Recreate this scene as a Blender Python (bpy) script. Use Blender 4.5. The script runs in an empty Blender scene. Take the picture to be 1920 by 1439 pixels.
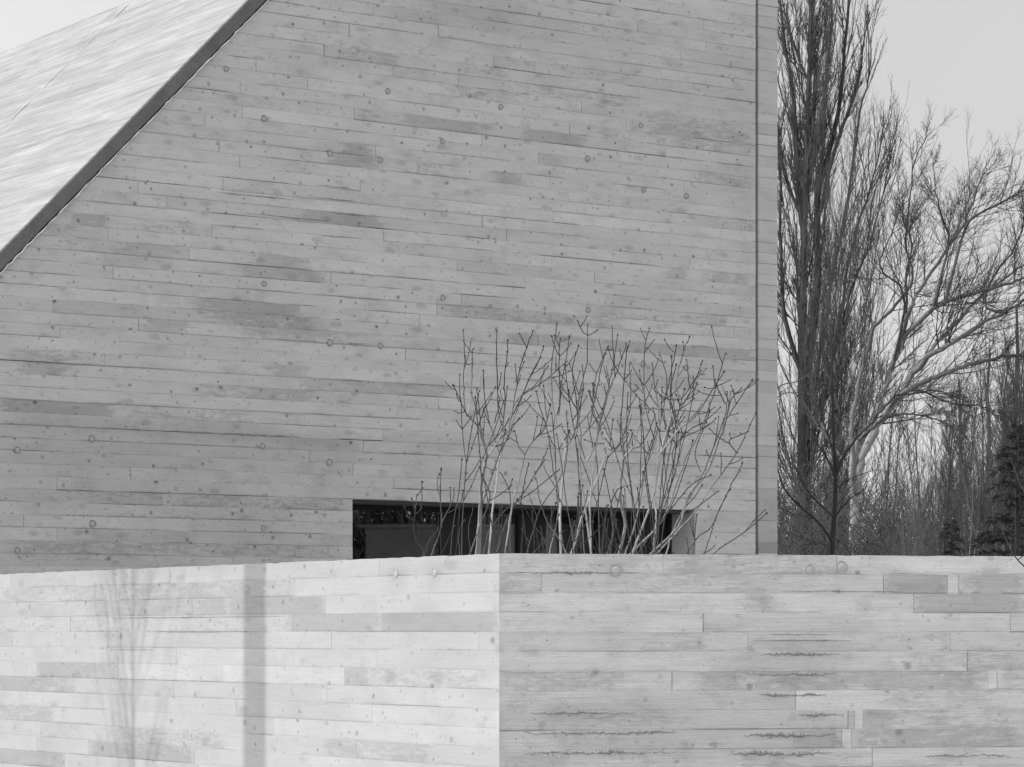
import bpy, math, random
from mathutils import Vector
R = math.radians
sc = bpy.context.scene
col = sc.collection
rng = random.Random(7)

# ------------------------------------------------------------------ helpers
F = 5376.0            # focal length in photo pixels
EYE = 1.6
HOR = 1190.0          # horizon row in the photo
def at(px, py, Y):    # the point seen at (px, py), Y metres away
    return Vector(((px-960)/F*Y, Y, EYE+(HOR-py)/F*Y))

def tag(o, label=None, cat=None, group=None, kind=None):
    if label: o['label'] = label
    if cat: o['category'] = cat
    if group: o['group'] = group
    if kind: o['kind'] = kind
    return o
def empty(name, loc=(0,0,0), label=None, cat=None, group=None):
    o = bpy.data.objects.new(name, None); col.objects.link(o); o.location = loc
    o.empty_display_size = .2
    return tag(o, label, cat, group)

class MB:
    """collects faces and becomes one mesh object"""
    def __init__(s): s.v=[]; s.f=[]; s.uv=[]; s.cell=[]; s.col=[]; s.rad=[]
    def quad(s, a, b, c, d):
        i=len(s.v); s.v += [a,b,c,d]; s.f.append((i,i+1,i+2,i+3))
    def box(s, o, ex, ey, ez):          # corner + three edge vectors
        o=Vector(o); ex=Vector(ex); ey=Vector(ey); ez=Vector(ez)
        i=len(s.v)
        for k in range(8):
            s.v.append(o+ex*(k&1)+ey*((k>>1)&1)+ez*((k>>2)&1))
        fs=[(0,2,3,1),(4,5,7,6),(0,1,5,4),(2,6,7,3),(0,4,6,2),(1,3,7,5)]
        if ex.cross(ey).dot(ez)<0: fs=[f[::-1] for f in fs]
        s.f += [tuple(i+q for q in f) for f in fs]
    def prism(s, prof, ext):            # polygon (list of Vectors) swept along ext
        i=len(s.v); n=len(prof); ext=Vector(ext)
        s.v += [Vector(p) for p in prof]+[Vector(p)+ext for p in prof]
        nrm=sum(((Vector(prof[k])-Vector(prof[0])).cross(Vector(prof[(k+1)%n])-Vector(prof[0])) for k in range(1,n-1)), Vector())
        flip = nrm.dot(ext)>0
        a=[i+k for k in range(n)]; b=[i+n+k for k in range(n)]
        s.f.append(tuple(a[::-1] if flip else a)); s.f.append(tuple(b if flip else b[::-1]))
        for k in range(n):
            q=(a[k],a[(k+1)%n],b[(k+1)%n],b[k])
            s.f.append(q if flip else q[::-1])
    def tube(s, pts, rads, n=4, cap=True):
        i0=len(s.v); m=len(pts)
        for k in range(m):
            p=pts[k]
            t=(pts[min(k+1,m-1)]-pts[max(k-1,0)])
            if t.length<1e-9: t=Vector((0,0,1))
            t.normalize()
            ref=Vector((0,1,0)) if abs(t.y)<.8 else Vector((1,0,0))
            a=t.cross(ref).normalized(); b=a.cross(t)
            r=rads[k]
            for j in range(n):
                an=2*math.pi*j/n
                s.v.append(p+a*(r*math.cos(an))+b*(r*math.sin(an))); s.rad.append(r)
        for k in range(m-1):
            for j in range(n):
                a0=i0+k*n+j; a1=i0+k*n+(j+1)%n
                s.f.append((a0,a1,a1+n,a0+n))
        if cap: s.f.append(tuple(i0+(m-1)*n+j for j in range(n)))
    def build(s, name, mat, parent=None, smooth=False):
        me=bpy.data.meshes.new(name)
        me.from_pydata([tuple(v) for v in s.v], [], s.f); me.update()
        if s.rad and len(s.rad)==len(s.v):
            at_=me.attributes.new('girth','FLOAT','POINT'); at_.data.foreach_set('value', s.rad)
        if s.uv:
            u=me.uv_layers.new(name='wall'); u.data.foreach_set('uv',[c for p in s.uv for c in p])
            u=me.uv_layers.new(name='cell'); u.data.foreach_set('uv',[c for p in s.cell for c in p])
            ca=me.color_attributes.new('board','FLOAT_COLOR','CORNER'); ca.data.foreach_set('color',[c for p in s.col for c in p])
        if smooth: me.polygons.foreach_set('use_smooth',[True]*len(me.polygons))
        me.materials.append(mat)
        o=bpy.data.objects.new(name, me); col.objects.link(o)
        if parent:
            o.parent=parent
            o.location = -Vector(parent.location) if not parent.parent else (0,0,0)
        return o

# ------------------------------------------------------------------ materials
class NT:
    def __init__(s, nt): s.nt=nt; s.n=nt.nodes; s.l=nt.links
    def node(s, t, ins=None, **kw):
        n=s.n.new(t)
        for k,v in kw.items(): setattr(n,k,v)
        for k,v in (ins or {}).items(): s.set(n.inputs[k], v)
        return n
    def set(s, inp, v):
        if hasattr(v,'is_output'): s.l.new(v, inp)
        elif hasattr(v,'outputs'): s.l.new(v.outputs[0], inp)
        else: inp.default_value=v
    def m(s, op, a, b=0.0, c=None, clamp=False):
        n=s.n.new('ShaderNodeMath'); n.operation=op; n.use_clamp=clamp
        s.set(n.inputs[0],a); s.set(n.inputs[1],b)
        if c is not None: s.set(n.inputs[2],c)
        return n.outputs[0]
    def ramp(s, x, a, b, lo=0.0, hi=1.0):     # smoothstep a..b -> lo..hi
        n=s.n.new('ShaderNodeMapRange'); n.interpolation_type='SMOOTHSTEP'
        s.set(n.inputs[0],x)
        for k,v in zip((1,2,3,4),(a,b,lo,hi)): s.set(n.inputs[k],v)
        return n.outputs[0]
    def scale(s, vec, x, y, z=1.0, off=(0,0,0)):
        n=s.n.new('ShaderNodeMapping'); s.set(n.inputs[0],vec)
        n.inputs[1].default_value=off; n.inputs[3].default_value=(x,y,z); return n.outputs[0]
    def noise(s, vec, sc_, det=3.0, rough=.55, dist=0.0):
        n=s.n.new('ShaderNodeTexNoise'); s.set(n.inputs['Vector'],vec)
        n.inputs['Scale'].default_value=sc_; n.inputs['Detail'].default_value=det
        n.inputs['Roughness'].default_value=rough; n.inputs['Distortion'].default_value=dist
        return n.outputs[0]
def new_mat(name):
    m=bpy.data.materials.new(name); m.use_nodes=True
    t=NT(m.node_tree); b=m.node_tree.nodes['Principled BSDF']
    return m,t,b
def grey(t, v):
    n=t.n.new('ShaderNodeCombineColor')
    for k in range(3): t.set(n.inputs[k], v)
    return n.outputs[0]

def board_concrete(name, base, mott=.16, streak=.10, knot=.40, patch=.22, joint=.42, hole=.5, knots_per_m=4.2, kr=.013, bump=.25, blot=.10, fine=.10, rough_streak=None, grain_rings=0.0, dash=.2):
    m,t,b=new_mat(name)
    uv=t.node('ShaderNodeUVMap',uv_map='wall').outputs[0]
    cell=t.node('ShaderNodeUVMap',uv_map='cell').outputs[0]
    sepc=t.node('ShaderNodeSeparateXYZ',{0:cell})
    at_=t.node('ShaderNodeAttribute',attribute_name='board')
    sp=t.node('ShaderNodeSeparateColor',{0:at_.outputs['Color']})
    tone,G,B,A=sp.outputs[0],sp.outputs[1],sp.outputs[2],at_.outputs['Alpha']
    big=t.noise(t.scale(uv,1.0,1.6),.9,4)
    mid=t.noise(t.scale(uv,3.0,9.0),1.0,4,.6)
    grain=t.noise(t.scale(uv,3.5,95.0),1.0,3,.6,.6)
    fin=t.noise(uv,120.0,2,.6)
    # delaminated skin: sharp edged patches whose amount is G
    pn=t.noise(t.scale(uv,7.0,30.0),1.0,5,.62,.8)
    pn2=t.noise(uv,26.0,4,.65)
    pm=t.m('ADD',t.m('MULTIPLY',pn,.65),t.m('MULTIPLY',pn2,.35))
    G=t.m('MULTIPLY',G,t.m('ADD',.55,t.m('MULTIPLY',t.noise(t.scale(uv,2.2,9.0,1,(7,2,0)),1.0,3),.9)))
    thr=t.m('SUBTRACT',.80,t.m('MULTIPLY',G,.58))
    pmask=t.m('MULTIPLY',t.ramp(t.m('SUBTRACT',pm,thr),-.06,.06),t.ramp(G,.02,.2))
    if grain_rings:
        rn=t.noise(t.scale(uv,1.5,17.0,1,(1,3,0)),1.0,2,.5,.35)
        ring=t.ramp(t.m('SINE',t.m('MULTIPLY',rn,60.0)),-.2,.7)
        pmask=t.m('MAXIMUM',t.m('MULTIPLY',pmask,.9),t.m('MULTIPLY',t.m('MULTIPLY',ring,t.ramp(G,.22,.55)),grain_rings))
    # knots and pores
    def spots(scale_, rad, keep, stretch=1.0, e0=.25):
        v=t.node('ShaderNodeTexVoronoi',{'Vector':t.scale(uv,1.0,stretch),'Scale':scale_},voronoi_dimensions='2D')
        rnd=t.node('ShaderNodeSeparateColor',{0:v.outputs['Color']})
        rr=t.m('MULTIPLY',t.m('ADD',.45,t.m('MULTIPLY',rnd.outputs[1],.9)),rad*scale_)
        wob=t.m('ADD',v.outputs['Distance'],t.m('MULTIPLY',t.m('SUBTRACT',pn2,.5),rad*scale_*1.6))
        core=t.m('SUBTRACT',1.0,t.ramp(t.m('DIVIDE',wob,rr),e0,1.15))
        return t.m('MULTIPLY',core,t.m('GREATER_THAN',rnd.outputs[0],keep)), rnd
    k1,r1=spots(knots_per_m,kr,.12)
    k2,r2=spots(knots_per_m*1.9,kr*.55,.35)
    halo,_=spots(knots_per_m*.55,kr*3.2,.62,2.1)
    pore,_=spots(26.0,.0035,.72)
    pore=t.m('MULTIPLY',pore,t.ramp(big,.46,.62))
    clus=t.ramp(t.noise(t.scale(uv,1.1,10.3,1,(4,8,0)),1.0,2),.36,.60,.5,1.0)
    k1=t.m('MULTIPLY',k1,clus); k2=t.m('MULTIPLY',k2,t.ramp(mid,.40,.62,.5,1.0))
    kn=t.m('MULTIPLY',t.m('MAXIMUM',t.m('MAXIMUM',t.m('MULTIPLY',k1,t.m('ADD',.35,t.m('MULTIPLY',r1.outputs[2],.65))),t.m('MULTIPLY',k2,.6)),t.m('MULTIPLY',halo,.32)),knot)
    kn=t.m('MAXIMUM',kn,t.m('MULTIPLY',pore,hole))
    # joint lines between boards (leaked grout)
    along=t.noise(t.scale(uv,1.6,11.0),1.0,3,.6)
    jag=t.noise(t.scale(uv,30.0,14.0),1.0,3,.7)
    cy=t.m('ADD',sepc.outputs[1],t.m('MULTIPLY',t.m('SUBTRACT',jag,.5),.007))
    ln=t.m('SUBTRACT',1.0,t.ramp(t.m('ABSOLUTE',t.m('SUBTRACT',cy,.0026)),.0012,.0052))
    ln=t.m('MULTIPLY',t.m('MULTIPLY',ln,B),t.m('MULTIPLY',t.ramp(along,.38,.58,.0,1.0),t.ramp(t.noise(t.scale(uv,.5,10.3,1,(3.3,1.7,0)),1.0,2),.34,.52,.25,1.0)))
    soft=t.m('MULTIPLY',t.m('SUBTRACT',1.0,t.ramp(cy,.0,.022)),t.m('MULTIPLY',t.m('MULTIPLY',B,.22),t.ramp(along,.45,.6)))
    le=t.m('MULTIPLY',t.m('SUBTRACT',1.0,t.ramp(sepc.outputs[0],.003,.0065)),A)
    jn=t.m('MAXIMUM',t.m('MAXIMUM',ln,soft),le)
    val=t.m('MULTIPLY',tone,base)
    for nz,amp in ((big,mott),(mid,mott*.7),(grain,streak),(fin,fine)):
        val=t.m('MULTIPLY',val,t.m('ADD',1.0,t.m('MULTIPLY',t.m('SUBTRACT',nz,.5),amp*2)))
    if rough_streak:
        s1=t.noise(t.scale(uv,.55,7.0),1.0,5,.65,.4); s2=t.noise(t.scale(uv,1.3,26.0),1.0,4,.7,.3)
        for nz,amp in ((s1,rough_streak),(s2,rough_streak*.8)):
            val=t.m('MULTIPLY',val,t.m('ADD',1.0,t.m('MULTIPLY',t.m('SUBTRACT',nz,.5),amp*2)))
    bl1=t.ramp(t.noise(t.scale(uv,1.0,1.5,1,(2,5,0)),2.3,5,.62,.4),.50,.68); bl2=t.ramp(t.noise(t.scale(uv,1,1.2,1,(9,1,0)),9.0,4,.6,.3),.54,.72)
    val=t.m('MULTIPLY',val,t.m('SUBTRACT',1.0,t.m('MULTIPLY',t.m('ADD',bl1,t.m('MULTIPLY',bl2,.8)),blot)))
    val=t.m('MULTIPLY',val,t.m('SUBTRACT',1.0,t.m('MULTIPLY',pmask,patch)))
    val=t.m('MULTIPLY',val,t.m('SUBTRACT',1.0,kn))
    # ragged little dashes of torn grain, thickest in some places
    d1=t.ramp(t.noise(t.scale(uv,7.0,75.0,1,(6,3,0)),1.0,4,.7,.5),.60,.70)
    d2=t.ramp(t.noise(t.scale(uv,30.0,60.0,1,(2,9,0)),1.0,3,.7),.64,.73)
    dm=t.m('MULTIPLY',t.m('MAXIMUM',d1,t.m('MULTIPLY',d2,.8)),t.ramp(t.noise(t.scale(uv,1.3,4.0,1,(5,5,0)),1.0,3),.40,.62,.15,1.0))
    val=t.m('MULTIPLY',val,t.m('SUBTRACT',1.0,t.m('MULTIPLY',dm,dash)))
    val=t.m('MULTIPLY',val,t.m('SUBTRACT',1.0,t.m('MULTIPLY',jn,joint)))
    t.set(b.inputs['Base Color'],grey(t,t.m('MINIMUM',val,.88)))
    b.inputs['Roughness'].default_value=.82
    b.inputs['Specular IOR Level'].default_value=.3
    h=t.m('SUBTRACT',t.m('ADD',t.m('MULTIPLY',grain,.4),t.m('ADD',t.m('MULTIPLY',fin,.5),t.m('MULTIPLY',pn2,.5))),t.m('ADD',t.m('MULTIPLY',kn,1.2),t.m('MULTIPLY',jn,2.0)))
    bp=t.node('ShaderNodeBump',{'Height':h,'Strength':bump,'Distance':.006})
    t.set(b.inputs['Normal'],bp.outputs[0])
    return m

def plain(name, val, rough=.85, nscale=8.0, amp=.25, bump=.1, coord='Object'):
    m,t,b=new_mat(name)
    co=t.node('ShaderNodeTexCoord').outputs[coord]
    n1=t.noise(co,nscale,4,.6); n2=t.noise(co,nscale*9,3,.6)
    v=t.m('MULTIPLY',val,t.m('MULTIPLY',t.m('ADD',1.0,t.m('MULTIPLY',t.m('SUBTRACT',n1,.5),amp*2)),t.m('ADD',1.0,t.m('MULTIPLY',t.m('SUBTRACT',n2,.5),amp))))
    t.set(b.inputs['Base Color'],grey(t,v)); b.inputs['Roughness'].default_value=rough
    b.inputs['Specular IOR Level'].default_value=.25
    if bump:
        bp=t.node('ShaderNodeBump',{'Height':n2,'Strength':bump,'Distance':.01}); t.set(b.inputs['Normal'],bp.outputs[0])
    return m

def bark(name, thick, thin, g0, g1, nscale=30, amp=.5):   # bark: old wood / young twigs by girth
    m,t,b=new_mat(name)
    g=t.node('ShaderNodeAttribute',attribute_name='girth').outputs['Fac']
    co=t.node('ShaderNodeTexCoord').outputs['Object']
    n1=t.noise(t.scale(co,1,1,.22),nscale,4,.65); n2=t.noise(co,nscale*.12,2)
    v=t.ramp(g,g0,g1,thin,thick)
    v=t.m('MULTIPLY',v,t.m('ADD',1.0,t.m('MULTIPLY',t.m('SUBTRACT',n1,.5),amp*2)))
    v=t.m('MULTIPLY',v,t.m('ADD',1.0,t.m('MULTIPLY',t.m('SUBTRACT',n2,.5),amp)))
    t.set(b.inputs['Base Color'],grey(t,v)); b.inputs['Roughness'].default_value=.8
    b.inputs['Specular IOR Level'].default_value=.2
    bp=t.node('ShaderNodeBump',{'Height':n1,'Strength':.4,'Distance':.01}); t.set(b.inputs['Normal'],bp.outputs[0])
    return m

M_MAIN = board_concrete('board_marked_concrete_shell', .475, mott=.19, streak=.13, knot=.66, patch=.20, joint=.68, kr=.018, knots_per_m=5.0, fine=.20, hole=.75, blot=.13, dash=.26)
M_STRIP = board_concrete('board_marked_concrete_pier', .45, mott=.15, streak=.08, knot=.35, patch=.2, joint=.5)
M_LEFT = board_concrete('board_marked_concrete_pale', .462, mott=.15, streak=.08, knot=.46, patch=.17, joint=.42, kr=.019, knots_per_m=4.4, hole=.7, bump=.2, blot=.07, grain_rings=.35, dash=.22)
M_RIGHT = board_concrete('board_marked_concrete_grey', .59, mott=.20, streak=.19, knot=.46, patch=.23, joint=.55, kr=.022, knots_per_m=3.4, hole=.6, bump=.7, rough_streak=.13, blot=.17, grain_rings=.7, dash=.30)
M_ROOF = board_concrete('streaked_roof_concrete', .345, mott=.14, streak=.20, knot=.12, patch=.1, joint=.06, kr=.02, hole=.2, bump=.3, rough_streak=.56, blot=.03, dash=.06)
M_BACK = plain('cast_concrete', .42, amp=.2)
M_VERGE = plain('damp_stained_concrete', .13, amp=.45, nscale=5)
M_LIP = plain('pale_mortar', .60, amp=.2, nscale=20)
M_RIDGE = plain('leaked_grout', .29, amp=.45, nscale=40, bump=.4)
M_PLUG = plain('plug_mortar', .44, amp=.12, nscale=30)
M_STAIN = plain('tie_hole_ring', .22, amp=.3, nscale=60)
M_DARK = plain('dark_metal_frame_and_panels', .012, rough=.5, amp=.1, bump=0)
M_HEAD = plain('window_head_metal', .10, rough=.5, amp=.1, bump=0)
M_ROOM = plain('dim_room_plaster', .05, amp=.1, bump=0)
M_BLIND = plain('pale_blind', .3, amp=.06, nscale=3, bump=0)
M_GRAVEL = plain('gravel_ground', .26, amp=.4, nscale=1.5, bump=.5)
M_POPLAR = bark('poplar_bark', .040, .075, .01, .10, 14)
M_PALE = bark('pale_smooth_bark', .24, .06, .008, .06, 10, .6)
M_SHRUB = bark('shrub_bark', .34, .06, .0030, .0062, 60, .7)
M_SAP = bark('dark_bark', .035, .06, .004, .02, 20)
M_PALEBRUSH = bark('pale_brush_bark', .16, .14, .005, .05, 12, .6)
M_BRUSH = bark('brush_bark', .055, .06, .005, .03, 12, .5)
M_STEM = bark('grey_stem_bark', .16, .09, .006, .03, 12, .5)
M_BUD = plain('winter_bud', .05, amp=.3, nscale=50, bump=0)
M_NEEDLE = plain('evergreen_needles', .035, amp=.6, nscale=6, bump=0)
M_TIMBER = plain('weathered_timber', .2, amp=.3, nscale=12)
mg,tg,bg=new_mat('window_glass')
mg.node_tree.nodes.remove(bg)
fr=tg.node('ShaderNodeFresnel',{'IOR':1.72}); tr=tg.node('ShaderNodeBsdfTransparent',{0:(.72,.72,.72,1)})
gl=tg.node('ShaderNodeBsdfGlossy',{'Color':(1,1,1,1),'Roughness':.004})
mx=tg.node('ShaderNodeMixShader',{0:fr.outputs[0],1:tr.outputs[0],2:gl.outputs[0]})
tg.l.new(mx.outputs[0],mg.node_tree.nodes['Material Output'].inputs[0])
M_GLASS=mg

# ------------------------------------------------------------------ the plane of each wall
class Plane:
    """vertical wall: px -> depth K/(c + s*px); u runs along it from the pixel column px0"""
    def __init__(s, K, vp, px0):
        s.K=K; s.vp=vp; s.px0=px0
        s.p0=s._p(px0); d=s._p(px0+200)-s.p0; d.z=0; s.d=d.normalized(); s.p0.z=0
        s.n=Vector((s.d.y,-s.d.x,0))
        if s.n.y>0: s.n=-s.n       # towards the camera
    def _p(s, px):
        Y=s.K/abs(s.vp-px); return Vector(((px-960)/F*Y, Y, 0))
    def u(s, px): return (s._p(px)-s.p0).dot(s.d)
    def uz(s, px, py):
        Y=s.K/abs(s.vp-px); return s.u(px), EYE+(HOR-py)/F*Y
    def pt(s, u, z, off=0.0): return s.p0+s.d*u+Vector((0,0,z))+s.n*off

MAIN=Plane(190000, 8750, 0)
LEFT=Plane(14.3*(942+2750), -2750, 942)     # u negative towards the left
RIGHT=Plane(14.3*(30000-942), 30000, 942)

def boards(mb, P, rows, hfix=(), joints=(), patches=(), gauss=(), lines=(), lmin=2.2, lmax=5.0, tone_sd=.04, off=.0035, thick=.03, seg=.09, seed=1, line_mix=((.5,.25),(.3,.6),(.2,1.0)), end_s=(.3,.9), pf=.10, stain=0.0, sG=(.25,.6), worn=0.0):
    """rows: (z0, z1, [(uLbottom,uLtop,uRbottom,uRtop), ...]); joints/patches are photo measurements"""
    rr=random.Random(seed)
    J=[P.uz(*j[:2])+tuple(j[2:]) for j in joints]
    PT=[]
    for (a,b,py,G,tn) in patches:
        u0,_=P.uz(a,py); u1,_=P.uz(b,py); _,z=P.uz((a+b)/2,py); PT.append((min(u0,u1),max(u0,u1),z,G,tn))
    ztop=max(r_[1] for r_ in rows)
    for (z0,z1,spans) in rows:
        rowtone=1+rr.gauss(0,tone_sd*.6)
        for (lb,lt,rb,rt) in spans:
            ua,ub=min(lb,lt),max(rb,rt)
            cuts=sorted(j[0] for j in J if z0<j[1]<=z1 and ua+.12<j[0]<ub-.12)
            full=[ua]+cuts+[ub]; out=[ua]
            for k in range(1,len(full)):
                while full[k]-out[-1]>lmax:
                    out.append(out[-1]+rr.uniform(lmin,min(lmax,full[k]-out[-1]-.5)))
                out.append(full[k])
            for k in range(len(out)-1):
                a,b=out[k],out[k+1]
                first,last=(k==0),(k==len(out)-2)
                ab,at_=(lb,lt) if first else (a,a)
                bb,bt=(rb,rt) if last else (b,b)
                tone=rowtone*(1+rr.gauss(0,tone_sd)); x=rr.random(); acc=0; B=.3
                for pr,vv in line_mix:
                    acc+=pr
                    if x<=acc: B=vv*rr.uniform(.75,1.1); break
                A=rr.uniform(*end_s) if not first else 0
                for l in lines:
                    if z0-.02<l[0]<z0+.02 : B=l[1]
                o_=off*rr.uniform(0,1)
                n=max(1,int((b-a)/seg)); base=len(mb.v)
                own=[p for p in PT if z0<p[2]<=z1 and p[1]>a and p[0]<b]
                if rr.random()<stain:
                    c_=rr.uniform(a,b); w_=rr.uniform(.15,.8); own.append((c_-w_,c_+w_,0,rr.uniform(*sG),rr.uniform(.96,1.0)))
                for q in range(n+1):
                    f=q/n; u0=ab+(bb-ab)*f; u1=at_+(bt-at_)*f
                    mb.v += [P.pt(u0,z0,thick+o_),P.pt(u1,z1-(worn*rr.random()**3 if z1==ztop else 0),thick+o_-(worn*.6*rr.random()**2 if z1==ztop else 0))]
                fb=len(mb.v)
                for (u_,z_) in ((ab,z0),(at_,z1),(bb,z0),(bt,z1)): mb.v.append(P.pt(u_,z_,0))
                def att(u,z):
                    G=0; tn=1
                    for p in own:
                        w=min(1,max(0,(u-p[0])/pf+.5))*min(1,max(0,(p[1]-u)/pf+.5))
                        G=max(G,p[3]*w); tn*=1+(p[4]-1)*w
                    for (gu,gz,su,sz,am) in gauss:
                        tn*=1+am*math.exp(-((u-gu)/su)**2-((z-gz)/sz)**2)
                    return (tone*tn,G,B,A)
                def corner(u,z):
                    mb.uv.append((u+(a*3.1),z*1.0)); mb.cell.append((u-a,z-z0)); mb.col.append(att(u,z))
                rev = P.d.cross(Vector((0,0,1))).dot(P.n)<0
                for q in range(n):
                    i=base+2*q
                    fc=[(i,ab+(bb-ab)*q/n,z0),(i+2,ab+(bb-ab)*(q+1)/n,z0),(i+3,at_+(bt-at_)*(q+1)/n,z1),(i+1,at_+(bt-at_)*q/n,z1)]
                    if rev: fc=fc[::-1]
                    mb.f.append(tuple(c[0] for c in fc))
                    for c in fc: corner(c[1],c[2])
                e=base+2*n
                for fc in (((base,ab,z0),(base+1,at_,z1),(fb+1,at_,z1),(fb,ab,z0)),((e,bb,z0),(fb+2,bb,z0),(fb+3,bt,z1),(e+1,bt,z1)),
                           ((base,ab,z0),(fb,ab,z0),(fb+2,bb,z0),(e,bb,z0)),((base+1,at_,z1),(e+1,bt,z1),(fb+3,bt,z1),(fb+1,at_,z1))):
                    if rev: fc=fc[::-1]
                    mb.f.append(tuple(c[0] for c in fc))
                    for c in fc: corner(c[1],c[2])

def crop(x0,y0,s,pts): return [(x0+p[0]/s,y0+p[1]/s)+tuple(p[2:]) for p in pts]
def crop_p(x0,y0,s,pts): return [(x0+p[0]/s,x0+p[1]/s,y0+p[2]/s,p[3],p[4]) for p in pts]

# ------------------------------------------------------------------ BUILDING
bld=empty('concrete_building', MAIN.pt(MAIN.u(700),0), 'large board-marked concrete building with a steep pale roof and a low window strip', 'building')
uA,zA=MAIN.uz(0,510); uB,zB=MAIN.uz(500,0)
SL=(zB-zA)/(uB-uA)                       # gable slope
def ug(z): return uA+(z-zA)/SL           # gable edge
Z_RIDGE=zA+SL*(MAIN.u(590)-uA)
Z_TOP=7.95
U_END=MAIN.u(1453.5); U_S=MAIN.u(1418); U_J=MAIN.u(1412.5)
uW0,zW=MAIN.uz(657,937); uW1=MAIN.u(1300); zSill=1.05
H=.0971
edges=[zW+H*k for k in range(-40,80)]
rows=[]
for z0,z1 in zip(edges,edges[1:]):
    if z1<.2: continue
    if z0>Z_TOP-.02: break
    z1=min(z1,Z_TOP)
    if z0<zSill<z1: z0_=z0; z1=zSill
    if z1<=zW+1e-4 and z0>=zSill-.06:
        if z0<zSill: z0=zSill
        spans=[(ug(z0),ug(z1),uW0,uW0),(uW1,uW1,U_J,U_J)]
    else: spans=[(ug(z0),ug(z1),U_J,U_J)]
    rows.append((z0,z1,spans))
JM=crop(0,0,2.742,[(1570,430),(1785,155),(1655,255),(1305,325),(1225,445),(1235,570),(1042,610),(1115,745),(1222,820),(1135,935),(1840,955),(700,955),(845,1030),(1077,1185),(960,1300),(545,1195),(570,1390)])
JM+=crop(440,0,3.69,[(942,75),(775,210),(1393,220),(1775,440),(1535,565),(812,790),(1693,980),(960,1055),(853,1285)])
JM+=crop(920,0,3.427,[(925,190),(1353,190),(1540,155),(1368,335),(1207,380),(1077,495),(1558,495),(225,585),(938,620),(570,705),(855,815),(490,840),(1108,990),(292,1030),(368,1185),(1228,1215),(484,1265),(390,1400),(1138,1405)])
JM+=crop(440,370,3.69,[(1697,175),(1012,265),(1865,270),(1523,470),(650,560),(1552,715),(1382,780),(436,785),(1262,850),(440,1290),(1393,1410)])
JM+=crop(920,370,3.427,[(86,250),(1262,435),(328,420),(652,530),(207,560),(727,670),(1500,805),(1548,880)])
JM+=crop(0,500,2.57,[(245,190),(657,280),(282,315),(883,405),(492,450),(357,560),(1740,865),(265,1030),(772,1105),(1387,1185),(265,1275),(620,980),(1690,960),(103,1205)])
PM=crop_p(0,500,2.57,[(245,900,195,.35,.95),(900,1435,205,.75,.95),(920,1500,275,.55,.98),(1100,1799,340,.5,.98),(0,490,440,.45,.96),(75,270,495,.9,1),(290,360,510,.9,1),(0,530,680,1.,.87),(530,1290,705,.5,1),(880,1500,610,.5,.97),(1437,1799,580,.7,.97),(660,930,285,.8,.97),(1300,1480,495,.9,.98),(0,1290,790,.2,.90),(1300,1700,850,.3,.90),(0,1700,830,.2,.90),(0,1700,890,.2,.90),(0,1700,945,.3,.90),(0,770,1090,.4,.93),(770,1690,1110,.5,.95),(0,1380,1165,0,1.06),(1390,1690,1185,0,1.05),(0,265,1275,0,1.08),(100,1690,1215,.4,.93),(300,1690,1290,.3,.93),(0,1690,1340,.5,.92),(0,1000,1400,.4,.93)])
PM+=crop_p(0,0,2.742,[(1500,1919,1120,.6,.98),(560,960,1290,.65,.98),(340,560,1120,.8,.96),(640,1077,1170,.5,.98),(1815,1919,590,.6,.97),(280,420,1225,.6,.97),(1670,1900,780,.6,.98)])
PM+=crop_p(440,0,3.69,[(700,1150,390,.6,.97),(812,1010,790,.7,.97),(1120,1720,860,.8,.97),(690,960,1045,.8,.97),(610,990,1125,.75,.97),(1400,1919,660,.5,.97),(1160,1500,1180,.6,.98),(1200,1919,70,.3,.95),(1150,1919,130,.3,.95),(0,520,730,.35,.98),(1480,1919,510,.5,.97),(0,800,1340,.4,.97),(1700,1919,1230,.6,.97)])
PM+=crop_p(920,0,3.427,[(230,940,600,.5,.96),(0,570,690,.4,.97),(570,1690,740,.35,.96),(200,590,890,.9,.97),(1000,1690,850,.6,.95),(0,180,1140,.9,.97),(0,1690,510,.4,.96),(300,1000,420,.3,.97),(360,900,200,.4,.96),(1230,1690,1160,.5,.97),(1370,1690,360,.4,.96),(1000,1690,920,.5,.97)])
PM+=crop_p(440,370,3.69,[(420,1010,155,.85,.97),(90,520,440,.8,.98),(0,630,530,.75,.97),(0,436,775,.9,.96),(0,560,870,.6,.98),(235,520,1190,.9,.98),(640,1500,1310,.7,.97),(440,580,1285,.95,.97),(0,570,1355,.7,.97),(1390,1919,795,.6,.96),(0,600,950,.55,.98),(600,1500,1010,.35,.98)])
PM+=crop_p(920,370,3.427,[(40,700,905,.6,.93),(700,1690,960,.85,.93),(830,1340,1185,.8,.96),(1100,1260,515,.9,.98),(0,900,775,.5,.96),(1340,1690,530,.6,.97)])
def G_(px,py,sx,sz,a):
    u,z=MAIN.uz(px,py); return (u,z,sx,sz,a)
GM=[G_(735,30,.06,.5,-.09),G_(930,50,.07,.6,-.08),G_(985,160,.05,.5,-.05),G_(960,30,.8,.18,-.07),G_(500,600,.5,.12,-.05),G_(1390,260,.25,.9,-.05),G_(200,330,.15,.4,-.05),G_(1180,880,1.6,.12,-.04),G_(980,250,.05,.15,-.05),
    G_(1350,120,.5,.3,-.05),G_(920,30,1.1,.32,-.09),G_(250,920,2.2,.42,-.12),G_(560,1000,1.2,.25,-.08),G_(1395,500,.14,1.6,-.06),G_(760,900,.7,.25,-.06),G_(60,780,.8,.10,-.07),G_(540,824,1.1,.045,-.16),G_(150,806,1.0,.04,-.10),G_(860,838,.5,.05,-.10),G_(500,590,.6,.16,-.06)]
mb=MB()
LM=[(zW+5*H,1.6)]
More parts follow.
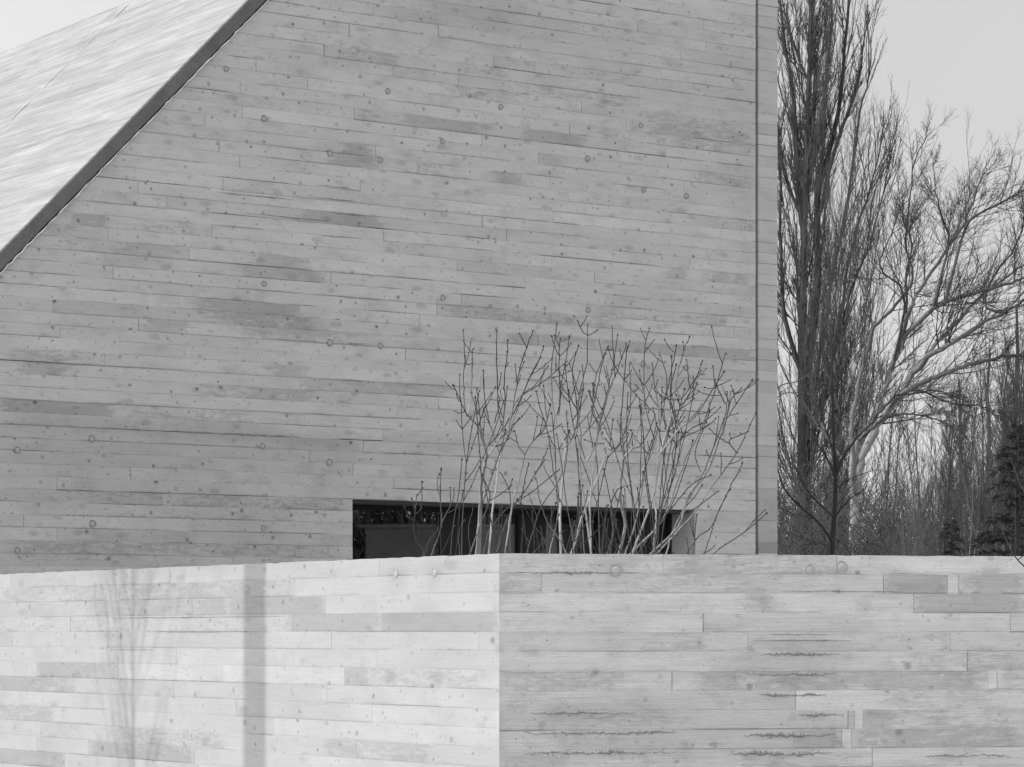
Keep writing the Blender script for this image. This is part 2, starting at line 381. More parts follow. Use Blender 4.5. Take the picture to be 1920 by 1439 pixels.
boards(mb,MAIN,rows,joints=JM,patches=PM,gauss=GM,lines=LM,seed=11,tone_sd=.02,line_mix=((.40,.40),(.33,.8),(.27,1.25)),pf=.3,stain=.45,sG=(.2,.5))
mb.build('facade_boards', M_MAIN, bld)
# narrow pier beyond the open joint
mb=MB(); rows2=[]; z=.2; r2=random.Random(5)
zc=MAIN.uz(1435,858)[1]
while z<Z_TOP-.12:
    h=.0971; z1=z+h
    if z<zc<z1: z1=zc
    rows2.append((z,z1,[(U_S,U_S,U_END,U_END)])); z=z1
PS=[]
for py,tn in ((950,.80),(967,.80),(984,.86),(1002,.82),(1020,.80),(1036,.84),(925,.92),(905,.92),(880,.93),(868,.93),(120,.97),(70,.95),(430,.96),(250,.95),(620,1.05),(700,1.06),(740,1.05)):
    PS.append((1400,1470,py,.3,tn))
boards(mb,MAIN,rows2,patches=PS,seed=21,tone_sd=.035,lines=[(zc,1.6)],line_mix=((.35,.4),(.35,.8),(.3,1.2)))
mb.build('end_pier', M_STRIP, bld)
# carcass behind the board faces
back=-MAIN.n
mb=MB(); TH=.42
zt=Z_TOP
def P2(u,z,off=0): return MAIN.pt(u,z,off)
uFoot=ug(0)
mb.prism([P2(uFoot,0),P2(uW0,0),P2(uW0,zt if ug(zt)<uW0 else zA+SL*(uW0-uA)),P2(ug(zt),zt)] if ug(zt)<uW0 else [P2(uFoot,0),P2(uW0,0),P2(uW0,zA+SL*(uW0-uA))], back*TH)
mb.box(P2(uW0,zW), MAIN.d*(uW1-uW0), back*TH, Vector((0,0,zt-zW)))
mb.box(P2(uW0,0), MAIN.d*(uW1-uW0), back*TH, Vector((0,0,zSill)))
mb.box(P2(uW1,0), MAIN.d*(U_J-uW1), back*TH, Vector((0,0,zt)))
mb.box(P2(U_S,0), MAIN.d*(U_END-U_S), back*TH, Vector((0,0,zt)))
mb.box(P2(U_J,0)+back*.12, MAIN.d*(U_S-U_J), back*(TH-.12), Vector((0,0,zt)))
mb.box(P2(U_END-.4,0)+back*TH, MAIN.d*.4, back*11, Vector((0,0,Z_RIDGE-.004)))            # side wall
mb.box(P2(ug(Z_RIDGE)+.3,0)+back*(TH+11), MAIN.d*(U_END-ug(Z_RIDGE)-.3), back*.4, Vector((0,0,Z_RIDGE-.008)))    # rear wall
mb.box(P2(ug(Z_RIDGE)+.3,Z_RIDGE-.3)+back*TH, MAIN.d*(U_END-.4-ug(Z_RIDGE)-.3), back*11, Vector((0,0,.3))) # flat roof
mb.build('concrete_shell', M_BACK, bld)
# right jamb of the window, board marked as well
class Jamb:
    d=back; n=-MAIN.d
    @staticmethod
    def pt(u,z,off=0): return MAIN.pt(uW1,z,0)+back*u+(-MAIN.d)*off
    @staticmethod
    def uz(px,py): return 0,0
mb=MB(); jr=[(max(z0,zSill),min(z1,zW),[(0,0,TH,TH)]) for z0,z1 in zip(edges,edges[1:]) if z1>zSill and z0<zW-1e-4]
boards(mb,Jamb,jr,seed=4,thick=.004,off=.002,seg=.1,tone_sd=.08)
mb.build('window_jamb', M_STRIP, bld)
# window
win=empty('window', -Vector(bld.location)); win.parent=bld
fz=zW-.09; D0=.30
mb=MB()
mb.box(P2(uW0,zW-.024)+back*.05, MAIN.d*(uW1-uW0-.006), back*.249, Vector((0,0,.022)))
hb=mb.build('window_head', M_HEAD, win); 
mb=MB(); fd=.05
uG1=uW1-.012
mb.box(P2(uW0,zW-.066)+back*D0, MAIN.d*(uG1-uW0), back*fd, Vector((0,0,.064)))
mb.box(P2(uW0,zSill)+back*D0, MAIN.d*(uG1-uW0), back*fd, Vector((0,0,.06)))
mb.box(P2(uW0,zSill+.06)+back*D0, MAIN.d*.075, back*fd, Vector((0,0,zW-.126-zSill)))
mb.box(P2(uG1-.03,zSill+.06)+back*D0, MAIN.d*.03, back*fd, Vector((0,0,zW-.126-zSill)))
dark_panels=[(862,934),(1010,1062),(1158,1238)]           # dark panels added at the mullions, standing in for dark, shaded glass
for a,b in dark_panels:
    ua_,ub_=MAIN.u(a),MAIN.u(b)
    mb.box(P2(ua_,zSill+.06)+back*(D0+.006), MAIN.d*(ub_-ua_), back*(fd-.006), Vector((0,0,zW-.126-zSill)))
    mb.box(P2(ua_,zSill+.06)+back*(D0-.012), MAIN.d*.035, back*.018, Vector((0,0,zW-.126-zSill)))
mb.build('frame_and_dark_panels', M_DARK, win)
for a,b in ((None,862),(934,1010),(1062,1158),(1238,None)):
    ua_=uW0+.075 if a is None else MAIN.u(a); ub_=uG1-.03 if b is None else MAIN.u(b)
    mb=MB(); mb.box(P2(ua_,zSill+.06)+back*(D0+.02), MAIN.d*(ub_-ua_), back*.008, Vector((0,0,zW-.126-zSill)))
    mb.build('glass_pane', M_GLASS, win)
# room behind
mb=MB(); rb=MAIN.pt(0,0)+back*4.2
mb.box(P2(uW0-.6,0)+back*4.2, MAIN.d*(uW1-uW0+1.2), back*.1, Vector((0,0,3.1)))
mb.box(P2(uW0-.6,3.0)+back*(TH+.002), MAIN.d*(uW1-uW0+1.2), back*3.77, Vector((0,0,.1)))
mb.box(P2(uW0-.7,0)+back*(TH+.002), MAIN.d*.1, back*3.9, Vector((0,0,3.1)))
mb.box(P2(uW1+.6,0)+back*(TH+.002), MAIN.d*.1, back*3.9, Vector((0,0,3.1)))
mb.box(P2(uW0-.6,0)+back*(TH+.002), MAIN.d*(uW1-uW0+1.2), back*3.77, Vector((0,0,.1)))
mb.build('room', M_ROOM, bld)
for a,b in ((936,1008),(1064,1156)):
    mb=MB(); n=14; u0=MAIN.u(a); u1=MAIN.u(b)
    for k in range(n):
        ua_=u0+(u1-u0)*k/n; mb.box(P2(ua_,zSill+.1)+back*(D0+.06+.012*(k%2)), MAIN.d*((u1-u0)/n+.002), back*.01, Vector((0,0,zW-.13-zSill)))
    mb.build('blind', M_BLIND, win)
# roof slab, verge and seams
dr=Vector((MAIN.n.x,MAIN.n.y,0))*-1       # away from the camera along the ridge
class RoofP:
    """slanting roof plane: u runs along the ridge, z up the slope"""
    e0=MAIN.pt(uA,zA,.055); up=(MAIN.d+Vector((0,0,SL))).normalized()
    d=dr; n=None
    @classmethod
    def pt(c,u,z,off=0): return c.e0+c.d*u+c.up*z+c.n*off
    @staticmethod
    def uz(px,py): return 0,0
RoofP.n=(RoofP.up.cross(RoofP.d)).normalized()
if RoofP.n.z<0: RoofP.n=-RoofP.n
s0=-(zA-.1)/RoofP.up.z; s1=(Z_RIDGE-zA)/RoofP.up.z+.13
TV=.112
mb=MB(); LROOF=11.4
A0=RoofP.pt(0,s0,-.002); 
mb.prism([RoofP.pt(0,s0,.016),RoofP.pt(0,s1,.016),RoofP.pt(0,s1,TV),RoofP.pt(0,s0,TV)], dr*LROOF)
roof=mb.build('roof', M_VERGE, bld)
mb=MB(); rws=[]; s=s0; r3=random.Random(3)
while s<s1:
    w=r3.uniform(.085,.12); rws.append((s,min(s+w,s1+.02),[(0,0,LROOF,LROOF)])); s+=w
class RoofTop(RoofP):
    @classmethod
    def pt(c,u,z,off=0): return c.e0+c.d*u+c.up*z+c.n*(off+TV)
boards(mb,RoofTop,rws,seed=9,thick=.012,off=.002,seg=.25,tone_sd=.02,lmin=1.5,lmax=4.0)
mb.build('roof_surface', M_ROOF, roof)
mb=MB(); pts=[]; 
for k in range(60):
    f=k/59; pts.append(RoofTop.pt(3.3+.02*math.sin(k*1.7),s0+(s1-s0)*f,.012+.010*(1+math.sin(k*2.3))*.5))
mb.tube(pts,[.0045+.002*math.sin(k*.9) for k in range(60)],5); mb.build('roof_seam', M_LIP, roof)
# ragged mortar lip under the verge
mb=MB(); r4=random.Random(2); pts=[]; rad=[]
N=260
for k in range(N):
    f=k/(N-1); s=s0+(s1-.1-s0)*f
    pts.append(RoofP.pt(-.016,s,.006+.005*r4.uniform(-1,1))); rad.append(.0045*r4.uniform(.2,1.5))
mb.tube(pts,rad,5); mb.build('mortar_lip', M_LIP, bld)
# tie holes: a filled plug in a dark ring
def disc_mesh(name, r0, r1, mat, inner_mat, dome=.002):
    me=bpy.data.meshes.new(name); v=[];f=[]; n=18
    for rr_,h in ((r1,0.0),(r1*.97,.0015),(r0,.0012),(r0*.92,-.001),(r0*.5,dome),):
        for k in range(n):
            w=1+.07*math.sin(3*k*2*math.pi/n+rr_*300); v.append((rr_*w*math.cos(2*math.pi*k/n),rr_*w*math.sin(2*math.pi*k/n),h))
    v.append((0,0,dome*1.2)); mi=[]
    for a in range(4):
        for k in range(n):
            f.append((a*n+k,a*n+(k+1)%n,(a+1)*n+(k+1)%n,(a+1)*n+k)); mi.append(0 if a<3 else 1)
    for k in range(n): f.append((4*n+k,4*n+(k+1)%n,5*n)); mi.append(1)
    me.from_pydata(v,[],f); me.materials.append(mat); me.materials.append(inner_mat); me.polygons.foreach_set('material_index',mi); me.update()
    return me
def basis(n):
    z=Vector(n); x=Vector((0,0,1)).cross(z).normalized(); y=z.cross(x)
    from mathutils import Matrix
    return Matrix((x,y,z)).transposed().to_euler()
tm=disc_mesh('tie_hole', .021, .027, M_STAIN, plain('tie_plug_grey',.36,amp=.2,nscale=40), .0)
TH_PX=crop(440,0,3.69,[(1045,637),(1825,745),(190,825),(1423,983),(645,1068),(993,1112)])+crop(920,0,3.427,[(950,810),(608,1022),(967,1225),(1243,1262)])+crop(0,0,2.742,[(1152,358)])+crop(440,370,3.69,[(190,602),(1425,700),(645,1008),(995,1030)])+crop(920,370,3.427,[(612,727),(1243,1098),(965,1073)])+crop(0,500,2.57,[(432,830),(75,885),(437,1240),(1260,1260),(1578,945),(75,1368),(1255,865)])
eu=basis(MAIN.n)
for k,(px,py) in enumerate(TH_PX):
    u,z=MAIN.uz(px,py)
    o=bpy.data.objects.new('tie_hole', tm); col.objects.link(o); o.parent=bld
    o.location=MAIN.pt(u,z,.0352)-Vector(bld.location); o.rotation_euler=eu; o.scale=(rng.uniform(.85,1.1),)*3

# ------------------------------------------------------------------ GARDEN WALL (two faces meeting at a corner)
gw=empty('garden_wall', LEFT.pt(0,0), 'long low pale board-marked concrete garden wall folding at a sharp corner', 'wall'); gw['kind']='thing'
zTop=EYE+(HOR-1038.3)/F*14.3
hL=36.5/F*14.3; hR=37.0/F*14.3
uLend=LEFT.u(-180); uRend=24.0
T=.26; cIn=LEFT.pt(0,0)
def meet(oL,oR):
    den=LEFT.d.x*RIGHT.d.y-LEFT.d.y*RIGHT.d.x
    return oL+LEFT.d*(((oR.x-oL.x)*RIGHT.d.y-(oR.y-oL.y)*RIGHT.d.x)/den)
inn=meet(LEFT.pt(0,0)-LEFT.n*T, RIGHT.pt(0,0)-RIGHT.n*T)
oc=meet(LEFT.pt(0,0,.034), RIGHT.pt(0,0,.034))
uLc=(oc-LEFT.pt(0,0)).dot(LEFT.d); uRc=(oc-RIGHT.pt(0,0)).dot(RIGHT.d)
def wrows(h, ua, ub):
    r=[]; z=zTop
    while z>.05:
        z0=max(z-h,0.02); r.append((z0,z,[(ua,ua,ub,ub)])); z=z0
        if z0<=.03: break
    return r
c5=lambda L: [(p[0]/2.0,1000+p[1]/2.0)+tuple(p[2:]) for p in L]
c6=lambda L: [(900+p[0]/1.882,1000+p[1]/1.882)+tuple(p[2:]) for p in L]
c5p=lambda L: crop_p(0,1000,2.0,L)
c6p=lambda L: crop_p(900,1000,1.882,L)
JL=c5([(1122,205),(655,155),(65,400),(420,400),(680,465),(155,515),(460,515),(855,530),(1312,540),(305,575),(670,590),(90,620),(905,660),(220,680),(1415,690),(438,755),(155,790),(348,810),(748,835),(260,850),(1355,800),(1262,405),(1240,270),(740,280),(325,285),(1450,335),(1815,400)])
PL=c5p([(12,1122,228,.55,.95),(655,1870,130,.25,.96),(0,330,290,.25,.95),(330,880,285,.6,.95),(880,1240,272,.75,.96),(1090,1450,337,.7,.94),(1450,1876,335,1.,.90),(0,1090,345,.42,.99),(155,460,515,.75,.96),(0,305,572,.6,.97),(0,220,682,.6,.97),(1312,1400,540,1.,.93),(1400,1876,545,.55,1),(348,748,832,.62,.96),(438,875,765,.5,.97),(1225,1640,830,.6,1),(0,260,850,.7,.94),(160,348,800,.3,.98),(1122,1876,200,0,1.02),(1240,1876,265,0,1.02),(460,855,530,0,1.05),(855,1312,535,0,1.04),(1010,1230,800,.35,1.02),(320,650,690,0,1.04),(0,420,400,.2,1.02)])
PL_g=[]
def GL(P,px,py,sx,sz,a):
    u,z=P.uz(px,py); return (u,z,sx,sz,a)
GLl=[GL(LEFT,250,1060,1.0,.07,-.09),GL(LEFT,752,1075,.10,.055,-.2),GL(LEFT,825,1073,.09,.05,-.16),GL(LEFT,420,1060,.8,.06,-.07),GL(LEFT,880,1060,.3,.04,-.1),GL(LEFT,620,1070,.5,.04,-.06)]
mb=MB()
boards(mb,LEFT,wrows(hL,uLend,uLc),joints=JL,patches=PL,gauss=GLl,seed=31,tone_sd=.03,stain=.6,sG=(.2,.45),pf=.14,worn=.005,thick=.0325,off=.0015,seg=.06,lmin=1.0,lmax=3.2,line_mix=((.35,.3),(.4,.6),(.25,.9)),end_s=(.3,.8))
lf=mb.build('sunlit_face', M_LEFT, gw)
JR=c6([(640,105),(1250,105,1),(210,175),(780,320),(938,390),(1650,395),(1862,325),(1415,175),(1522,245),(670,530),(1783,540),(1815,540),(1105,605),(1290,675),(1312,675),(1343,675),(1098,740),(1268,745),(1302,745),(1375,800),(1640,175),(1680,175)])
PR=c6p([(85,640,105,.3,.97),(640,1250,105,.5,.96),(1250,1920,105,0,1.04),(1415,1640,178,.9,.95),(1640,1680,178,0,1.04),(1680,1920,178,.65,.97),(1525,1920,252,.85,.95),(925,1020,248,.85,.97),(85,540,505,.55,.98),(720,1780,535,.62,1),(1783,1815,540,0,1.16),(1815,1920,540,.62,1),(1312,1343,675,0,1.12),(1345,1480,680,.75,1),(1290,1312,675,1,.9),(1098,1268,745,.95,.94),(1268,1302,745,0,1.1),(1302,1920,745,.62,.98),(85,860,810,.4,.95),(860,1380,810,.45,.96),(1343,1920,675,0,1.08),(85,1098,745,0,1.05),(85,1105,608,.3,.97),(270,740,665,.4,1.02),(100,900,465,.3,1.02),(1640,1920,465,.5,.98),(85,780,325,.25,.97),(1105,1920,608,.15,1.0),(85,925,390,.2,.98),(210,920,245,.2,1.03)])
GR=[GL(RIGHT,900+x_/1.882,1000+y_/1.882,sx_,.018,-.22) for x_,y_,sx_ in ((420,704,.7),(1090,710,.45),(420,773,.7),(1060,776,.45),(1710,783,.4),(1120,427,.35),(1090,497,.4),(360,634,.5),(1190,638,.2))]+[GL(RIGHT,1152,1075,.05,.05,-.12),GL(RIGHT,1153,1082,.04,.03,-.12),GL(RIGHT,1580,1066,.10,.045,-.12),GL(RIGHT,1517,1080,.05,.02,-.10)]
mb=MB()
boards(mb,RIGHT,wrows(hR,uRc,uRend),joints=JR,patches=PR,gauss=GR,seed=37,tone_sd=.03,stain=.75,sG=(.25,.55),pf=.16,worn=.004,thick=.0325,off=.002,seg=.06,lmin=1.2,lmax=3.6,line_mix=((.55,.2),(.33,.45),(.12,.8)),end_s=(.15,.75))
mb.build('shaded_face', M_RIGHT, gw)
mb=MB()
zc_=zTop-.012
mb.prism([LEFT.pt(uLend,0),cIn,inn,LEFT.pt(uLend,0)-LEFT.n*T], (0,0,zc_))
mb.prism([cIn,RIGHT.pt(uRend,0),RIGHT.pt(uRend,0)-RIGHT.n*T,inn], (0,0,zc_))
mb.build('wall_core', M_LIP, gw)
pm=disc_mesh('tie_plug', .024, .029, plain('plug_rim',.36,amp=.2,nscale=40), M_PLUG, .003)
for P,px,py,s in ((LEFT,752,1076,.85),(LEFT,825,1074,.85),(RIGHT,1152,1070,1.1),(RIGHT,1575,1064,1.1),(RIGHT,1515,1069,.85)):
    u,z=P.uz(px,py); o=bpy.data.objects.new('tie_plug',pm); col.objects.link(o); o.parent=gw
    o.location=P.pt(u,z,.0345)-Vector(gw.location); o.rotation_euler=basis(P.n); o.scale=(s,s,s)
# ridges of leaked grout along some joints
rg=random.Random(8)
def ridge(P, x0, x1, py, size, parent, name='grout_ridge', step=.007, face=.034):
    u0,_=P.uz(x0,py); u1,_=P.uz(x1,py); _,z=P.uz((x0+x1)/2,py)
    if u1<u0: u0,u1=u1,u0
    mb=MB(); n=max(8,int((u1-u0)/step)); pts=[];rad=[]; w=0; w2=0; w3=0
    for k in range(n):
        f=k/(n-1); w=w*.7+rg.uniform(-1,1)*.5; w2=w2*.9+rg.uniform(-1,1)*.35; w3=w3*.95+rg.uniform(-1,1)*.22
        env=min(1,f*4,(1-f)*4)*(.25+.75*min(1,max(0,.6+w3)))
        pts.append(P.pt(u0+(u1-u0)*f, z+size*.55*w+size*.2*w2, face+size*.15*rg.uniform(-.3,1)))
        rad.append(size*env*max(.18,.55+.45*w2+.35*rg.uniform(-1,1))+.0005)
    mb.tube(pts,rad,6)
    # crumbs round the ridge
    for k in range(int(n*.35)):
        u=rg.uniform(u0,u1); dz=rg.gauss(0,size*.7); r=size*rg.uniform(.1,.35); p=P.pt(u,z+dz,face-.001)
        mb.tube([p-P.d*r,p-P.d*r*.3,p+P.d*r*.4,p+P.d*r],[r*.2,r,r*.9,r*.2],5)
    return mb.build(name, M_RIDGE, parent)
for (a,b,y,s) in ((85,560,140,.006),(985,1265,427,.010),(930,1250,497,.009),(175,550,634,.009),(1115,1275,638,.009),(150,690,704,.010),(925,1250,710,.011),(150,695,773,.010),(870,1235,776,.012),(1560,1865,783,.010),(980,1215,570,.007),(1020,1220,357,.005),(1060,1490,205,.004),(960,1300,378,.003)):
    ridge(RIGHT, 900+a/1.882, 900+b/1.882, 1000+y/1.882, s*1.25, gw)
for (a,b,y,s) in ((440,1090,315,.004),(560,1040,370,.004),(430,600,437,.003),(300,1040,552,.0025),(1280,1870,368,.0025)):
    ridge(LEFT, a/2, b/2, 1000+y/2, s, gw)
def mridge(a,b,x0,y0,s,y,size):   # on the facade, where joints run level
    ridge(MAIN, x0+a/s, x0+b/s, y0+y/s, size, bld, 'grout_ridge')
for args in ((820,1430,0,500,2.57,808,.010),(330,820,0,500,2.57,783,.005),(560,800,440,0,3.69,1297,.006),(560,820,440,0,3.69,1386,.008),(640,900,440,370,3.69,118,.007),(600,760,440,370,3.69,275,.005),(700,1000,440,370,3.69,700,.005),(750,900,440,370,3.69,1015,.006),(560,930,440,370,3.69,1265,.005),(200,420,0,500,2.57,470,.004),(1100,1500,0,0,2.742,1010,.006),(1250,1700,0,0,2.742,1120,.006),(940,1010,920,370,3.427,658,.005),(900,1300,920,370,3.427,875,.005)):
    mridge(*args)

# ------------------------------------------------------------------ TREES AND SHRUBS
def rot_about(v, ax, an):
    from mathutils import Quaternion
    return Quaternion(ax,an) @ v
def rperp(d, r):
    a=Vector((r.gauss(0,1),r.gauss(0,1),r.gauss(0,1))); a=a-d*a.dot(d)
    return a.normalized() if a.length>1e-6 else Vector((1,0,0))
def grow(mb, p, d, L, rad, lvl, S, r, tips=None):
    """a wandering tapering shoot with side shoots; S: per-level settings"""
    s=S[lvl]; n=s.get('seg',4); pts=[p]; q=p.copy(); dd=d.normalized()
    for k in range(n):
        dd=(dd+rperp(dd,r)*s.get('wig',.15)+Vector((0,0,1))*s.get('up',.1)).normalized()
        q=q+dd*(L/n); pts.append(q)
    end=s.get('tip',.35)
    mb.tube(pts,[rad*(1-(1-end)*k/n) for k in range(n+1)], s.get('n',3), cap=False)
    if tips is not None and lvl==len(S)-1: tips.append((pts[-1],dd))
    if lvl+1<len(S): side(mb, pts, [rad*(1-(1-end)*k/n) for k in range(n+1)], lvl+1, S, r, L, tips)
def side(mb, pts, rads, lvl, S, r, L, tips=None):
    s=S[lvl]
    cnt=s['cnt']; cnt=int(cnt) + (r.random()<cnt-int(cnt))
    for _ in range(cnt):
        f=s.get('from',.15)+(s.get('to',1.0)-s.get('from',.15))*r.random()
        x=f*(len(pts)-1); k=min(int(x),len(pts)-2); t=x-k
        p=pts[k].lerp(pts[k+1],t); d=(pts[k+1]-pts[k]).normalized()
        a=s.get('ang',.6)*r.uniform(.6,1.3)
        nd=d*math.cos(a)+rperp(d,r)*math.sin(a)
        rr_=(rads[k]*(1-t)+rads[k+1]*t)
        grow(mb,p,nd,L*s.get('len',.5)*r.uniform(.5,1.25)*(1-(S[0].get('fall',.45) if lvl==1 else .45)*f),min(rr_*.8,max(s.get('rmin',.004),rr_*s.get('rr',.5))),lvl,S,r,tips)
def smooth_path(pts, sub=3):
    out=[]
    for k in range(len(pts)-1):
        p0=pts[max(k-1,0)];p1=pts[k];p2=pts[k+1];p3=pts[min(k+2,len(pts)-1)]
        for j in range(sub):
            t=j/sub
            out.append(.5*((2*p1)+(p2-p0)*t+(2*p0-5*p1+4*p2-p3)*t*t+(3*p1-p0-3*p2+p3)*t**3))
    out.append(pts[-1].copy()); return out

# --- Lombardy poplar behind the building
def px_path(L, x0,y0,s, Y, dY=0.0):
    n=len(L); return [at(x0+a/s,y0+b/s,Y+dY*k/max(1,n-1)) for k,(a,b) in enumerate(L)]
YP=60.0
rp=random.Random(17)
pop=empty('poplar_tree', at(1512,HOR+EYE/YP*F,YP), 'tall bare columnar poplar rising right behind the building edge', 'tree')
tr_=MB(); cr=MB()
S_pop=[dict(),dict(cnt=26,ang=.38,len=.28,up=.14,wig=.12,seg=6,rmin=.0125,rr=.36,n=3,tip=.3,**{'from':.12}),
       dict(cnt=10,ang=.45,len=.36,up=.16,wig=.20,seg=5,rmin=.0068,rr=.5,n=3,tip=.5,**{'from':.15}),
       dict(cnt=1.5,ang=.5,len=.40,up=.10,wig=.24,seg=3,rmin=.0052,rr=.6,n=3,tip=.6)]
trunk=[at(1512,1340,YP),at(1511,1100,YP),at(1508,900,YP),at(1507,760,YP),at(1505,620,YP),at(1506,520,YP),at(1512,300,YP),at(1522,0,YP),at(1526,-250,YP),at(1528,-520,YP)]
tp=smooth_path(trunk,4); n=len(tp)
trr=[.19*(1-k/n)**1.35+.012 for k in range(n)]
tr_.tube(tp,trr,9)
limbs=[]
C3=lambda L: px_path(L,1380,0,2.767,YP,rp.uniform(-.8,.8))
limbs.append((C3([(355,1240),(330,1000),(310,700),(290,450),(250,200),(215,-100)]),.12))
limbs.append((C3([(370,1000),(395,700),(410,400),(395,150),(400,-150)]),.10))
limbs.append(([at(1508,760,YP)]+C3([(425,1439),(420,1200),(425,1020),(470,850),(515,650),(545,480),(565,250),(585,0),(590,-200)]),.135))
limbs.append((C3([(425,1020),(450,760),(470,420),(490,200),(500,-60)]),.085))
limbs.append((C3([(440,1100),(500,820),(560,640),(600,540),(640,400),(660,250),(690,60)]),.07))
limbs.append(([at(1503,700,YP)]+C3([(250,1640),(235,1400),(228,1100),(225,800),(190,500)]),.085))
limbs.append((C3([(305,1050),(270,940),(245,850),(225,720),(200,560)]),.05))
limbs.append(([at(1510,830,YP)]+C3([(460,1700),(500,1439),(560,1150),(590,950),(640,600),(690,400),(700,200)]),.075))
limbs.append(([at(1510,880,YP)]+C3([(520,1800),(570,1439),(640,1150),(690,1000),(740,800),(770,640)]),.06))
limbs.append(([at(1510,930,YP)]+C3([(500,1900),(600,1500),(690,1290),(740,1090),(800,850),(815,700)]),.05))
for k in range(54):     # further limbs all round the trunk
    z0=1.8+12*rp.random()**1.15; f=(z0-0)/21.0
    i=min(range(n),key=lambda q:abs(tp[q].z-z0)); an=rp.uniform(0,2*math.pi)
    reach=(1.95-.75*max(0,(z0-5)/8))*rp.uniform(.35,1.0); hgt=rp.uniform(3.2,6.5)
    o=Vector((math.cos(an),math.sin(an),0)); P=tp[i]
    limbs.append(([P,P+o*reach*.35+Vector((0,0,hgt*.14)),P+o*reach*.72+Vector((0,0,hgt*.42)),P+o*reach*.95+Vector((0,0,hgt*.75)),P+o*reach*1.02+Vector((0,0,hgt))],rp.uniform(.014,.036)))
for k in range(36):
    z0=rp.uniform(1.2,6.5); i=min(range(n),key=lambda q:abs(tp[q].z-z0)); an=rp.uniform(-1.25,1.25)
    reach=rp.uniform(.5,1.55); hgt=rp.uniform(4.0,7.5); o=Vector((math.cos(an),math.sin(an),0)); P=tp[i]
    limbs.append(([P,P+o*reach*.45+Vector((0,0,hgt*.12)),P+o*reach*.8+Vector((0,0,hgt*.36)),P+o*reach*.97+Vector((0,0,hgt*.7)),P+o*reach*1.05+Vector((0,0,hgt))],rp.uniform(.012,.026)))
for L,rad in limbs:
    q=smooth_path(L,3); m=len(q)
    q=[p+Vector((rp.uniform(-.015,.015),rp.uniform(-.015,.015),0)) for p in q]
    rad*=.62; rr_=[rad*(1-.80*k/m) for k in range(m)]
    (tr_ if rad>.08 else cr).tube(q,rr_,6 if rad>.07 else 4)
    ln=sum((q[k+1]-q[k]).length for k in range(m-1))
    side(cr,q,rr_,1,S_pop,rp,ln)
side(cr,tp[8:],trr[8:],1,S_pop,rp,9.0)
tr_.build('trunk', M_POPLAR, pop, smooth=True); cr.build('crown', M_POPLAR, pop)

# --- spreading pale-barked tree
YB=50.0; rb_=random.Random(23)
spr=empty('spreading_tree', at(1600,HOR+EYE/YB*F,YB), 'bare spreading tree with pale limbs fanning up to the right beside the poplar', 'tree')
C4=lambda L: px_path(L,1420,520,2.664,YB,rb_.uniform(-2.5,2.5))
def C34(a,b): # lower part from one crop, upper from another
    d=rb_.uniform(-2.5,2.5); A=px_path(a,1420,520,2.664,YB); B=px_path(b,1380,0,2.767,YB)
    L=A+B; 
    return [p+Vector((0,d*k/len(L),0)) for k,p in enumerate(L)]
S_spr=[dict(fall=.80),dict(cnt=24,ang=.6,len=.50,up=.06,wig=.10,seg=6,rmin=.008,rr=.36,n=3,tip=.35,**{'from':.2}),
       dict(cnt=7.5,ang=.6,len=.56,up=.05,wig=.13,seg=4,rmin=.0055,rr=.5,n=3,tip=.5,**{'from':.15}),
       dict(cnt=4.5,ang=.65,len=.52,up=.05,wig=.16,seg=3,rmin=.004,rr=.6,n=3,tip=.6,**{'from':.1})]
TL=[(C4([(478,1840),(482,1500),(490,1200),(515,930),(560,800),(640,680),(740,540),(800,440),(880,350),(960,260),(1080,130),(1240,0),(1390,-110)]),.125,.016),
 (C4([(486,1300),(484,1100),(478,860),(550,740),(610,620),(650,520),(680,420),(740,280)]),.10,.06),
 (C34([(740,280),(770,170),(800,90),(840,20)],[(900,1290),(1000,1439-20)][:0]+[(1180,1200),(1260,1060),(1330,900),(1390,790)]),.06,.012),
 (C4([(740,280),(860,180),(1000,110),(1200,50),(1332,10),(1450,-20)]),.06,.015),
 (C4([(755,540),(900,490),(1050,440),(1200,400),(1340,380),(1480,330)]),.065,.02),
 (C4([(555,800),(570,750),(640,700),(780,690),(940,735),(1050,800)]),.04,.008),
 (C4([(640,680),(660,630),(720,585),(860,572),(960,600),(1060,690)]),.035,.008),
 (C4([(800,440),(900,370),(1050,290),(1160,210),(1320,110),(1450,40)]),.075,.015),
 (C34([(490,1100),(470,900),(460,700),(500,500),(560,300),(650,200),(700,130),(750,40)],[(840,1290),(850,1080),(870,900),(940,760)]),.06,.008),
 (C34([(750,180),(740,20)],[(910,1290),(870,1180),(850,1050)]),.035,.008),
 (C34([(1160,210),(1120,150)],[(1340,1430),(1400,1330),(1440,1180),(1480,1000)]),.04,.008),
 (C34([(860,180)],[(1080,1330),(1080,1180),(1030,1000),(1010,830)]),.04,.006),
 (C34([(900,140)],[(1180,1200),(1300,1110),(1440,1040),(1540,960)]),.04,.008),
 (C34([(700,330),(720,200),(690,60)],[(720,1439),(750,1290),(830,1080),(850,930)]),.035,.006),
 (C4([(690,620),(780,560),(960,620),(1130,640),(1280,720)]),.03,.007)]
tr_=MB(); cr=MB()
built=[]
